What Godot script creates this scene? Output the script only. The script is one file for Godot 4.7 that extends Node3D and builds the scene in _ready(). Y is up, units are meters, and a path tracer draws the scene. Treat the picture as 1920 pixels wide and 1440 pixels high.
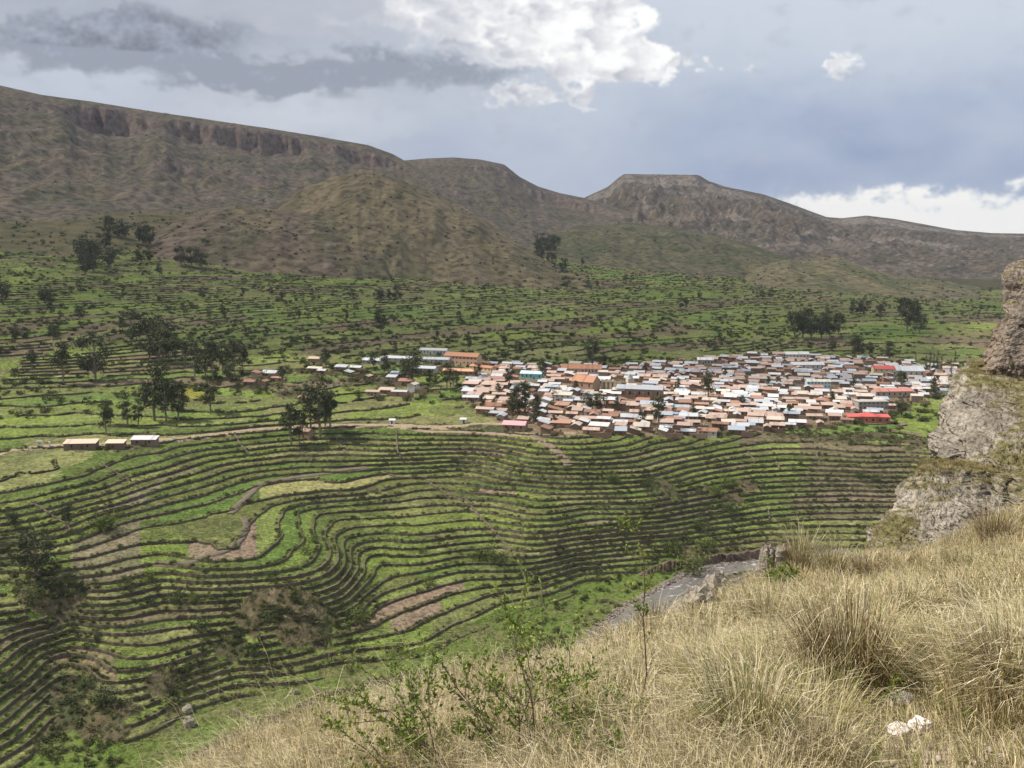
extends Node3D
# A terraced Andean valley with a village on a shelf above a river, seen from a grassy hillside.
# Everything is measured by survey sights: a sight (u, v) is a bearing and a drop read from the survey station
# at the origin; with a known range or level it becomes a real point on the ground. y is metres above the station.

const FOC := 1850.0
const PITCH := 0.13963
const STEP := 1.66         # rise from one terrace to the next
const ROAD_LEVEL := -105.0
const WATER := -147.2
const A0 := -0.85
const DA := 0.01
const NA := 171
const L0 := 5.0
const DL := 0.02
const NL := 165

var rng := RandomNumberGenerator.new()
var taken := {}
var mats := {}
var field := PackedFloat64Array()      # valley heights on a log-polar survey grid
var near_field := PackedFloat64Array() # the hillside we stand on
var slope := PackedFloat32Array()
var noise_a := FastNoiseLite.new()
var noise_b := FastNoiseLite.new()
var noise_c := FastNoiseLite.new()
var ridge := FastNoiseLite.new()
var river_line := PackedVector2Array()
var bare := []             # places without terraces: [x, z, radius]
var parcels := {}          # terrace number -> [[bearing from, bearing to, colour]]
var landmarks := []        # [words, position]
var waiting := []          # things that get their labels once all stand
var village_edge := PackedVector2Array()
var road_pts := PackedVector2Array()

# ---------------------------------------------------------------- small helpers
func rnd(a: float, b: float) -> float:
	return a + (b - a) * rng.randf()

func numbered(called: String) -> String:
	if not taken.has(called):
		taken[called] = 0
		return called
	taken[called] += 1
	return "%s_%03d" % [called, taken[called]]

func tag(o: Node, label: String, category: String, group := "", kind := "") -> void:
	if label:
		o.set_meta("label", label)
	if category:
		o.set_meta("category", category)
	if group:
		o.set_meta("group", group)
	if kind:
		o.set_meta("kind", kind)

func thing(called: String, at: Vector3, turn := 0.0) -> Node3D:
	var o := Node3D.new()
	o.name = numbered(called)
	add_child(o, true)
	o.position = at
	o.rotation.y = turn
	return o

func lin(r: float, g: float, b: float) -> Color:
	return Color(r, g, b)

class Shape:
	var v := PackedVector3Array()
	var n := PackedVector3Array()
	var c := PackedColorArray()
	var t := PackedInt32Array()
	func tri(p: Vector3, q: Vector3, r: Vector3, col: Color) -> void:
		var m := (r - p).cross(q - p).normalized()
		var k := v.size()
		v.append(p); v.append(q); v.append(r)
		n.append(m); n.append(m); n.append(m)
		c.append(col); c.append(col); c.append(col)
		t.append(k); t.append(k + 1); t.append(k + 2)
	func quad(p: Vector3, q: Vector3, r: Vector3, s: Vector3, col: Color) -> void:
		var m := (r - p).cross(q - s).normalized()
		if m == Vector3.ZERO:
			m = (s - p).cross(q - p).normalized()
		var k := v.size()
		v.append(p); v.append(q); v.append(r); v.append(s)
		for i in 4:
			n.append(m); c.append(col)
		t.append(k); t.append(k + 1); t.append(k + 2)
		t.append(k); t.append(k + 2); t.append(k + 3)
	func box(mid: Vector3, size: Vector3, turn: float, col: Color) -> void:
		var b := Basis(Vector3.UP, turn)
		var h := size / 2
		var p := []
		for i in 8:
			p.append(mid + b * Vector3(h.x * (1 if i & 1 else -1), h.y * (1 if i & 2 else -1), h.z * (1 if i & 4 else -1)))
		quad(p[2], p[6], p[7], p[3], col)
		quad(p[0], p[1], p[5], p[4], col)
		quad(p[4], p[5], p[7], p[6], col)
		quad(p[1], p[0], p[2], p[3], col)
		quad(p[5], p[1], p[3], p[7], col)
		quad(p[0], p[4], p[6], p[2], col)
	func tube(path: Array, radii: Array, sides: int, col: Color) -> void:
		var first := v.size()
		for i in path.size():
			var d: Vector3 = (path[mini(i + 1, path.size() - 1)] - path[maxi(i - 1, 0)]).normalized()
			var x := d.cross(Vector3(0.31, 0.2, 0.93)).normalized()
			var y := d.cross(x)
			for k in sides:
				var w := x * cos(TAU * k / sides) + y * sin(TAU * k / sides)
				v.append(path[i] + w * radii[i]); n.append(w); c.append(col)
		for i in path.size() - 1:
			for k in sides:
				var p := first + i * sides + k
				var q := first + i * sides + (k + 1) % sides
				t.append(p); t.append(p + sides); t.append(q + sides)
				t.append(p); t.append(q + sides); t.append(q)
	func mesh() -> ArrayMesh:
		var a := []
		a.resize(Mesh.ARRAY_MAX)
		a[Mesh.ARRAY_VERTEX] = v
		a[Mesh.ARRAY_NORMAL] = n
		a[Mesh.ARRAY_COLOR] = c
		a[Mesh.ARRAY_INDEX] = t
		var m := ArrayMesh.new()
		m.add_surface_from_arrays(Mesh.PRIMITIVE_TRIANGLES, a)
		return m

func put(called: String, m: Mesh, mat: Material, parent: Node = null) -> MeshInstance3D:
	var o := MeshInstance3D.new()
	o.mesh = m
	o.material_override = mat
	if parent == null:
		o.name = numbered(called)
		add_child(o, true)
	else:
		o.name = called
		parent.add_child(o, true)
	return o

func sheet(pts: PackedVector3Array, cols: PackedColorArray, nc: int, nr: int) -> ArrayMesh:
	# a grid of nr rows of nc points with smooth normals; rows run away from the viewer, columns to the right
	var nor := PackedVector3Array()
	nor.resize(pts.size())
	var idx := PackedInt32Array()
	idx.resize((nc - 1) * (nr - 1) * 6)
	var w := 0
	for r in nr:
		var r0 := maxi(r - 1, 0) * nc
		var r1 := mini(r + 1, nr - 1) * nc
		for q in nc:
			var dx := pts[r * nc + mini(q + 1, nc - 1)] - pts[r * nc + maxi(q - 1, 0)]
			var dz := pts[r1 + q] - pts[r0 + q]
			nor[r * nc + q] = dx.cross(dz).normalized()
			if r < nr - 1 and q < nc - 1:
				var k := r * nc + q
				idx[w] = k; idx[w + 1] = k + nc; idx[w + 2] = k + nc + 1
				idx[w + 3] = k; idx[w + 4] = k + nc + 1; idx[w + 5] = k + 1
				w += 6
	var a := []
	a.resize(Mesh.ARRAY_MAX)
	a[Mesh.ARRAY_VERTEX] = pts
	a[Mesh.ARRAY_NORMAL] = nor
	a[Mesh.ARRAY_COLOR] = cols
	a[Mesh.ARRAY_INDEX] = idx
	var m := ArrayMesh.new()
	m.add_surface_from_arrays(Mesh.PRIMITIVE_TRIANGLES, a)
	return m

func scatter(called: String, m: Mesh, mat: Material, places: Array, tints: PackedColorArray, label: String, category := "") -> void:
	if places.is_empty():
		return
	var mm := MultiMesh.new()
	mm.transform_format = MultiMesh.TRANSFORM_3D
	mm.use_colors = true
	mm.mesh = m
	mm.instance_count = places.size()
	for i in places.size():
		mm.set_instance_transform(i, places[i])
		mm.set_instance_color(i, tints[i])
	var o := MultiMeshInstance3D.new()
	o.multimesh = mm
	o.material_override = mat
	o.name = numbered(called)
	add_child(o, true)
	tag(o, label, category, "", "stuff")

# ---------------------------------------------------------------- materials
func speckle(size: int, freq: float, lo: float, hi: float, sd: int, octaves := 5) -> ImageTexture:
	# even grain round a middle value
	var f := FastNoiseLite.new()
	f.noise_type = FastNoiseLite.TYPE_SIMPLEX_SMOOTH
	f.seed = sd
	f.frequency = freq
	f.fractal_octaves = octaves
	f.fractal_gain = 0.62
	var im := f.get_seamless_image(size, size)
	im.convert(Image.FORMAT_RGB8)
	var d := im.get_data()
	for i in d.size():
		d[i] = int(255.0 * clampf(lo + (hi - lo) * d[i] / 255.0, 0, 1))
	return ImageTexture.create_from_image(Image.create_from_data(size, size, false, Image.FORMAT_RGB8, d))

func grain(called: String, tex: Texture2D, metres: float, rough: float, bump: Texture2D = null, relief := 0.0) -> StandardMaterial3D:
	var m := StandardMaterial3D.new()
	m.resource_name = called
	m.vertex_color_use_as_albedo = true
	m.roughness = rough
	m.metallic_specular = 0.25
	m.uv1_triplanar = true
	m.uv1_world_triplanar = true
	m.uv1_scale = Vector3.ONE / metres
	if tex:
		m.albedo_texture = tex
	if bump:
		m.heightmap_enabled = true
		m.heightmap_texture = bump
		m.heightmap_scale = relief
	mats[called] = m
	return m

func plain(called: String, rough := 0.9, back := Color.BLACK) -> StandardMaterial3D:
	var m := StandardMaterial3D.new()
	m.resource_name = called
	m.vertex_color_use_as_albedo = true
	m.roughness = rough
	m.metallic_specular = 0.25
	if back != Color.BLACK:
		m.backlight_enabled = true
		m.backlight = back
	mats[called] = m
	return m

# ---------------------------------------------------------------- survey
func sight(u: float, v: float) -> Vector3:
	# direction per metre of level range
	var y := -(v - 720.0) / FOC
	var d := Vector3((u - 960.0) / FOC, y * cos(PITCH) - sin(PITCH), -(y * sin(PITCH) + cos(PITCH)))
	return d / Vector2(d.x, d.z).length()

func bearing(d: Vector3) -> float:
	return atan2(d.x, -d.z)

func polar(a: float, r: float, y: float) -> Vector3:
	return Vector3(sin(a) * r, y, -cos(a) * r)

func spline(known: Array, a0: float, da: float, na: int, l0: float, dl: float, nl: int) -> PackedFloat64Array:
	# thin-plate surface through the surveyed points [bearing, log range, level], on a grid
	var n := known.size()
	var w := n + 3
	var mat := []
	for i in w:
		var row := PackedFloat64Array()
		row.resize(w + 1)
		mat.append(row)
	for i in n:
		var pi: Vector3 = known[i]
		for j in n:
			var q: Vector3 = known[j]
			var d := (pi.x - q.x) * (pi.x - q.x) + (pi.y - q.y) * (pi.y - q.y)
			mat[i][j] = 0.5 * d * log(d + 1e-12) + (0.0002 if i == j else 0.0)
		mat[i][n] = 1.0; mat[i][n + 1] = pi.x; mat[i][n + 2] = pi.y; mat[i][w] = pi.z
		mat[n][i] = 1.0; mat[n + 1][i] = pi.x; mat[n + 2][i] = pi.y
	for k in w:
		var best := k
		for i in range(k + 1, w):
			if absf(mat[i][k]) > absf(mat[best][k]):
				best = i
		var swap = mat[k]
		mat[k] = mat[best]
		mat[best] = swap
		var top: PackedFloat64Array = mat[k]
		for i in range(k + 1, w):
			var row: PackedFloat64Array = mat[i]
			var f := row[k] / top[k]
			if f != 0.0:
				for j in range(k, w + 1):
					row[j] -= f * top[j]
				mat[i] = row
	var x := PackedFloat64Array()
	x.resize(w)
	for k in range(w - 1, -1, -1):
		var s: float = mat[k][w]
		for j in range(k + 1, w):
			s -= mat[k][j] * x[j]
		x[k] = s / mat[k][k]
	var px := PackedFloat64Array()
	var py := PackedFloat64Array()
	for p in known:
		px.append(p.x); py.append(p.y)
	var out := PackedFloat64Array()
	out.resize(na * nl)
	for i in na:
		var a := a0 + da * i
		for j in nl:
			var l := l0 + dl * j
			var s := x[n] + x[n + 1] * a + x[n + 2] * l
			for k in n:
				var d := (px[k] - a) * (px[k] - a) + (py[k] - l) * (py[k] - l) + 1e-12
				s += x[k] * 0.5 * d * log(d)
			out[i * nl + j] = s
	return out

func cubic(p0: float, p1: float, p2: float, p3: float, t: float) -> float:
	return p1 + 0.5 * t * (p2 - p0 + t * (2.0 * p0 - 5.0 * p1 + 4.0 * p2 - p3 + t * (3.0 * (p1 - p2) + p3 - p0)))

func look_up(g: PackedFloat64Array, a: float, l: float, a0: float, da: float, na: int, l0: float, dl: float, nl: int) -> float:
	var fa := clampf((a - a0) / da, 1.0, na - 2.001)
	var fl := clampf((l - l0) / dl, 1.0, nl - 2.001)
	var i := int(fa)
	var j := int(fl)
	var ta := fa - i
	var tl := fl - j
	var k := (i - 1) * nl + j - 1
	var r0 := cubic(g[k], g[k + 1], g[k + 2], g[k + 3], tl)
	k += nl
	var r1 := cubic(g[k], g[k + 1], g[k + 2], g[k + 3], tl)
	k += nl
	var r2 := cubic(g[k], g[k + 1], g[k + 2], g[k + 3], tl)
	k += nl
	var r3 := cubic(g[k], g[k + 1], g[k + 2], g[k + 3], tl)
	return cubic(r0, r1, r2, r3, ta)

func base(a: float, r: float) -> float:
	# the valley before anyone terraced it
	var e := look_up(field, a, log(r), A0, DA, NA, L0, DL, NL)
	var x := sin(a) * r
	var z := -cos(a) * r
	return e + 0.55 * noise_a.get_noise_2d(x, z) * clampf((e - river_y(a)) * 0.3, 0.0, 1.0) * clampf((r - 150.0) / 300.0, 0.3, 4.0)

func river_y(a: float) -> float:
	# the river drops toward the left
	return WATER - 5.0 * smoothstep(0.20, 0.06, a) - 4.5 * smoothstep(-0.10, -0.34, a)

func steep(a: float, r: float) -> float:
	var i := clampi(int((a - A0) / DA + 0.5), 0, NA - 1)
	var j := clampi(int((log(r) - L0) / DL + 0.5), 0, NL - 1)
	return slope[i * NL + j]

func terraced(x: float, z: float, r: float, e: float) -> float:
	# how far the ground here is cut into terraces, 0 or 1
	if e < river_y(atan2(x, -z)) + 0.7 or r > 2300.0:
		return 0.0
	if e > -14.0 + 34.0 * noise_b.get_noise_2d(x * 0.2, z * 0.2) - 0.02 * maxf(x - 300.0, 0):
		return 0.0
	for b in bare:
		var dx: float = x - b[0]
		var dz: float = z - b[1]
		if dx * dx + dz * dz < b[2] * b[2] * 0.6 * (1.0 + 2.6 * noise_b.get_noise_2d(x * 1.7, z * 1.7)):
			return 0.0
	if Geometry2D.is_point_in_polygon(Vector2(x, z), village_edge):
		return 0.0
	return 1.0

func river_gap(x: float, z: float) -> float:
	var best := 1e9
	var p := Vector2(x, z)
	for i in river_line.size() - 1:
		best = minf(best, p.distance_squared_to(Geometry2D.get_closest_point_to_segment(p, river_line[i], river_line[i + 1])))
	return sqrt(best)

func height(a: float, r: float) -> float:
	var e := base(a, r)
	var x := sin(a) * r
	var z := -cos(a) * r
	var wy := river_y(a)
	if r < 520.0 and e < wy + 4.5:
		var g := river_gap(x, z)
		if g < 13.0:
			return minf(e, wy - 0.9 + maxf(0.0, g - 6.5) * 0.28)
		if e < wy + 0.7:
			return e
	if r > 1200.0 and e > -40.0:
		return e
	if terraced(x, z, r, e) < 0.5:
		return e
	var q := (e - ROAD_LEVEL) / STEP
	var k := floorf(q)
	var f := q - k
	var w := clampf(1.1 * steep(a, r) / STEP, 0.02, 0.4)
	var up := 0.5 * f if f < 1.0 - w else 0.5 * (1.0 - w) + (1.0 - 0.5 * (1.0 - w)) * (f - 1.0 + w) / w
	return ROAD_LEVEL + STEP * (k + up)

func near_height(a: float, r: float) -> float:
	var e := look_up(near_field, a, log(r), -1.0, 0.05, 41, 0.0, 0.1, 58)
	var x := sin(a) * r
	var z := -cos(a) * r
	return e + 0.10 * noise_b.get_noise_2d(x * 12.0, z * 12.0) * clampf(r * 0.1, 0.5, 3.0)

func on_ground(x: float, z: float) -> Vector3:
	return Vector3(x, height(atan2(x, -z), Vector2(x, z).length()), z)

func meet(u: float, v: float, from := 230.0, near := false) -> Vector3:
	# where a sight meets the ground
	var d := sight(u, v)
	var a := bearing(d)
	var r := from
	while r < 3400.0:
		var e := near_height(a, r) if near else height(a, r)
		if e >= d.y * r:
			return Vector3(d.x * r, e, d.z * r)
		r *= 1.004
	return Vector3(d.x * r, d.y * r, d.z * r)

func smooth_poly(p: Array, every: float) -> PackedVector2Array:
	var c := Curve2D.new()
	for i in p.size():
		var t: Vector2 = (p[mini(i + 1, p.size() - 1)] - p[maxi(i - 1, 0)]) * 0.18
		c.add_point(p[i], -t, t)
	c.bake_interval = every
	return c.get_baked_points()

# ---------------------------------------------------------------- the air
func bump_at(u: float, v: float, cu: float, cv: float, ru: float, rv: float) -> float:
	var x := (u - cu) / ru
	var y := (v - cv) / rv
	return maxf(0.0, 1.0 - x * x - y * y)

func sky_colour(az: float, el: float) -> Color:
	# u, v: bearing and height of a direction in milliradians-like sight units, horizon at 460
	var u := 960.0 + FOC * az
	var v := 460.0 - FOC * tan(minf(el, 1.2))
	var f1 := noise_c.get_noise_2d(u * 0.35, v * 0.75)
	var f2 := noise_c.get_noise_2d(u * 1.1 + 900.0, v * 1.9)
	var f3 := noise_c.get_noise_2d(u * 3.2 + 90.0, v * 4.2 + 500.0)
	var f4 := noise_a.get_noise_2d(u * 2.6, v * 3.4)
	u += 55.0 * f2 + 22.0 * f3
	v += 26.0 * noise_c.get_noise_2d(u * 1.0 + 4000.0, v * 1.7) + 9.0 * f3
	# grey-blue air under a high veil
	var side := smoothstep(300.0, 1500.0, u)
	var c := Color(0.70, 0.725, 0.77).lerp(Color(0.765, 0.798, 0.845), side)
	var low := smoothstep(60.0, 330.0, v) * smoothstep(900.0, 1500.0, u)
	c = c.lerp(Color(0.61, 0.665, 0.765), low * 0.95)
	var mid := smoothstep(150.0, 330.0, v) * (1.0 - smoothstep(900.0, 1500.0, u)) * smoothstep(500.0, 900.0, u)
	c = c.lerp(Color(0.69, 0.73, 0.80), mid)
	c = c.lerp(Color(0.80, 0.825, 0.875), smoothstep(120.0, -60.0, v) * side)
	c = c.lerp(Color(0.80, 0.825, 0.86), clampf(f1 * 0.9 + 0.15 * f2, -0.5, 0.8) * 0.55)
	# the pale streaks behind the left ridge
	c = c.lerp(Color(0.76, 0.79, 0.84), 0.8 * bump_at(u, v, 230.0, 190.0, 190.0, 80.0))
	c = c.lerp(Color(0.79, 0.815, 0.85), 0.7 * bump_at(u, v, 560.0, 235.0, 260.0, 46.0))
	c = c.lerp(Color(0.60, 0.625, 0.68), 0.75 * smoothstep(150.0, 20.0, v) * smoothstep(800.0, 450.0, u) * clampf(0.7 + 0.8 * f2, 0, 1))
	# slate undersides hanging down to the right
	var dark := 1.25 * bump_at(u + 1.4 * (110.0 - v) * -1.0, v, 300.0, 120.0, 250.0, 70.0)
	dark = maxf(dark, 1.25 * bump_at(u, v, 480.0, 165.0, 210.0, 44.0))
	dark = maxf(dark, 1.0 * bump_at(u, v, 680.0, 150.0, 190.0, 48.0))
	dark = maxf(dark, 0.7 * bump_at(u, v, 60.0, 40.0, 260.0, 26.0))
	dark = maxf(dark, 0.75 * bump_at(u, v, 860.0, 150.0, 200.0, 30.0))
	dark = smoothstep(0.12, 0.95, dark + 0.55 * f2 + 0.22 * f3)
	c = c.lerp(Color(0.525, 0.55, 0.605) * (1.0 + 0.22 * f2 + 0.16 * f3 + 0.12 * f4), dark * 0.88)
	# the veil lets some light through above them
	var veil := smoothstep(0.0, 0.9, bump_at(u, v, 520.0, 20.0, 420.0, 70.0) + 0.6 * f2)
	c = c.lerp(Color(0.74, 0.755, 0.79), veil * 0.5)
	# bright cumulus
	var q := 1.0 * bump_at(u, v, 830.0, 10.0, 380.0, 120.0)
	q = maxf(q, 1.1 * bump_at(u, v, 1000.0, 70.0, 240.0, 95.0))
	q = maxf(q, 0.95 * bump_at(u, v, 1105.0, 128.0, 150.0, 52.0))
	q = maxf(q, 0.9 * bump_at(u, v, 1215.0, 140.0, 70.0, 40.0))
	q = maxf(q, 0.85 * bump_at(u, v, 1182.0, 70.0, 34.0, 50.0))
	q = maxf(q, 0.9 * bump_at(u, v, 1060.0, 30.0, 100.0, 80.0))
	q = maxf(q, 0.7 * bump_at(u, v, 1078.0, 192.0, 52.0, 30.0))
	q = maxf(q, 0.6 * bump_at(u, v, 975.0, 190.0, 120.0, 22.0))
	q = maxf(q, 0.33 * bump_at(u, v, 1535.0, 155.0, 60.0, 30.0))
	q = maxf(q, 0.26 * bump_at(u, v, 1315.0, 142.0, 36.0, 18.0))
	q = maxf(q, 0.22 * bump_at(u, v, 1398.0, 142.0, 30.0, 14.0))
	var body := q - 0.08 + 0.40 * f2 + 0.50 * f3 + 0.14 * f4
	var thick := smoothstep(0.06, lerpf(0.85, 0.30, smoothstep(720.0, 1080.0, u)), body) * smoothstep(0.0, 0.25, q)
	# billows, bright where they turn up to the light
	var e2 := noise_c.get_noise_2d((u + 26.0) * 1.1 + 900.0, (v + 34.0) * 1.9)
	var e3 := noise_c.get_noise_2d((u + 12.0) * 3.2 + 90.0, (v + 15.0) * 4.2 + 500.0)
	var lit := clampf(0.86 + 0.7 * (e2 - f2) + 0.22 * (e3 - f3) - 0.42 * smoothstep(70.0, 185.0, v + 0.22 * (1000.0 - u)) * (1.0 - smoothstep(1040.0, 1160.0, u)), 0.0, 1.0)
	var white := Color(0.70, 0.715, 0.755).lerp(Color(0.975, 0.975, 0.97), lit)
	white = Color(0.72, 0.735, 0.775).lerp(white, smoothstep(560.0, 960.0, u + 260.0 * f2))
	c = c.lerp(white, thick)
	# the far clearing under the cloud deck, ragged along its top
	var edge := 372.0 + 34.0 * f2 + 20.0 * f3 + 10.0 * f4 + 0.012 * (u - 1450.0)
	var clear := smoothstep(edge - 13.0, edge + 12.0, v) * smoothstep(1380.0, 1500.0, u) * (1.0 - smoothstep(3400.0, 4200.0, u))
	c = c.lerp(Color(0.985, 0.98, 0.955), clear)
	return Color(clampf(c.r, 0, 1), clampf(c.g, 0, 1), clampf(c.b, 0, 1))

func paint_sky() -> Texture2D:
	var w := 4096
	var im := Image.create_empty(512, 128, false, Image.FORMAT_RGB8)
	for y in 128:
		for x in 512:
			im.set_pixel(x, y, sky_colour((x + 0.5) / 512.0 * TAU - PI, PI / 2 - (y + 0.5) / 256.0 * PI))
	im.resize(w, w / 4, Image.INTERPOLATE_CUBIC)
	var full := Image.create_empty(w, w / 2, false, Image.FORMAT_RGB8)
	full.fill(Color(0.45, 0.43, 0.38))
	full.blit_rect(im, Rect2i(0, 0, w, w / 4), Vector2i(0, 0))
	var x0 := int(w * (0.5 - 0.125))
	var y0 := int(w * 0.25 - 0.30 / PI * w / 2)
	for y in range(y0, w / 4):
		var el := PI / 2 - (y + 0.5) / (w / 2) * PI
		for x in range(x0, w - x0):
			var az := (x + 0.5) / w * TAU - PI
			var fine := sky_colour(az, el)
			var k := clampf((0.785 - absf(az)) * 8.0, 0, 1) * clampf((0.30 - el) * 20.0, 0, 1)
			if k < 1.0:
				fine = full.get_pixel(x, y).lerp(fine, k)
			full.set_pixel(x, y, fine)
	# the picture of the sky starts at the north, which is straight ahead
	var turned := Image.create_empty(w, w / 2, false, Image.FORMAT_RGB8)
	turned.blit_rect(full, Rect2i(w / 2, 0, w / 2, w / 2), Vector2i(0, 0))
	turned.blit_rect(full, Rect2i(0, 0, w / 2, w / 2), Vector2i(w / 2, 0))
	return ImageTexture.create_from_image(turned)

func _ready() -> void:
	rng.seed = 20
	for f in [[noise_a, 3, 0.03, 4], [noise_b, 8, 0.02, 4], [noise_c, 14, 0.008, 5], [ridge, 21, 0.004, 5]]:
		f[0].noise_type = FastNoiseLite.TYPE_SIMPLEX_SMOOTH
		f[0].seed = f[1]
		f[0].frequency = f[2]
		f[0].fractal_octaves = f[3]
	ridge.fractal_type = FastNoiseLite.FRACTAL_RIDGED
	# camera
	var cam := Camera3D.new()
	cam.name = "camera"
	cam.fov = rad_to_deg(2.0 * atan(720.0 / FOC))
	cam.rotation.x = -PITCH
	cam.near = 0.1
	cam.far = 30000.0
	add_child(cam)
	cam.current = true
	# sky and exposure
	var env := Environment.new()
	env.background_mode = Environment.BG_SKY
	var pan := PanoramaSkyMaterial.new()
	pan.panorama = paint_sky()
	env.sky = Sky.new()
	env.sky.sky_material = pan
	env.background_energy_multiplier = 0.89
	env.tonemap_mode = Environment.TONE_MAPPER_LINEAR
	env.tonemap_exposure = 1.25
	env.sdfgi_enabled = true
	env.ssao_enabled = true
	env.ssil_enabled = true
	env.fog_enabled = true
	env.fog_density = 0.00003
	env.fog_light_color = Color(0.80, 0.84, 0.92)
	var we := WorldEnvironment.new()
	we.name = "air"
	we.environment = env
	add_child(we)
	# sun, high on the left and a little ahead
	var sun := DirectionalLight3D.new()
	sun.name = "sun"
	sun.light_energy = 1.6
	sun.light_color = Color(1.0, 0.96, 0.90)
	sun.light_angular_distance = 0.6
	sun.shadow_enabled = true
	var az := deg_to_rad(-82.0)
	var el := deg_to_rad(53.0)
	sun.look_at_from_position(Vector3(sin(az) * cos(el), sin(el), -cos(az) * cos(el)), Vector3.ZERO)
	add_child(sun)

	make_materials()
	survey()
	build_valley()
	build_hills()
	build_shade_cloud()
	build_river()
	build_bank()
	build_foreground()
	build_cliff()
	build_roads()
	build_terrace_walls()
	build_village()
	build_trees()
	build_undergrowth()
	build_grass()
	build_shrubs()
	build_rocks()
	give_labels()

func make_materials() -> void:
	var soft := speckle(512, 0.012, 0.55, 1.3, 5)
	var coarse := speckle(512, 0.02, 0.35, 1.45, 6)
	var relief := speckle(512, 0.02, 0.0, 1.0, 9)
	grain("field soil and crop", soft, 22.0, 0.95, relief, 90.0)
	grain("hill ground", coarse, 260.0, 0.95, relief, 260.0)
	grain("dry stone", coarse, 5.0, 0.95, relief, 18.0)
	grain("cliff rock", coarse, 6.0, 0.9, relief, 45.0)
	grain("hillside soil", coarse, 1.3, 0.95, relief, 5.0)
	grain("earth", soft, 6.0, 0.95, relief, 10.0)
	grain("stone", coarse, 0.6, 0.85, relief, 2.5)
	plain("plaster", 0.9)
	plain("roof", 0.75)
	var tin := plain("sheet metal", 0.42)
	tin.metallic_specular = 0.5
	plain("crown leaf", 0.75, Color(0.08, 0.10, 0.04))
	var vapour := plain("thin cloud", 1.0)
	vapour.transparency = BaseMaterial3D.TRANSPARENCY_ALPHA
	vapour.albedo_color = Color(1, 1, 1, 0.3)  # alpha chosen so the added deck only half shades the ground
	plain("bark", 0.95)
	plain("leaf", 0.7, Color(0.25, 0.3, 0.1))
	plain("near leaf", 0.5, Color(0.45, 0.55, 0.18))
	plain("straw", 0.75, Color(0.3, 0.27, 0.18))
	var water := plain("water", 0.3)
	water.metallic_specular = 0.5

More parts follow.
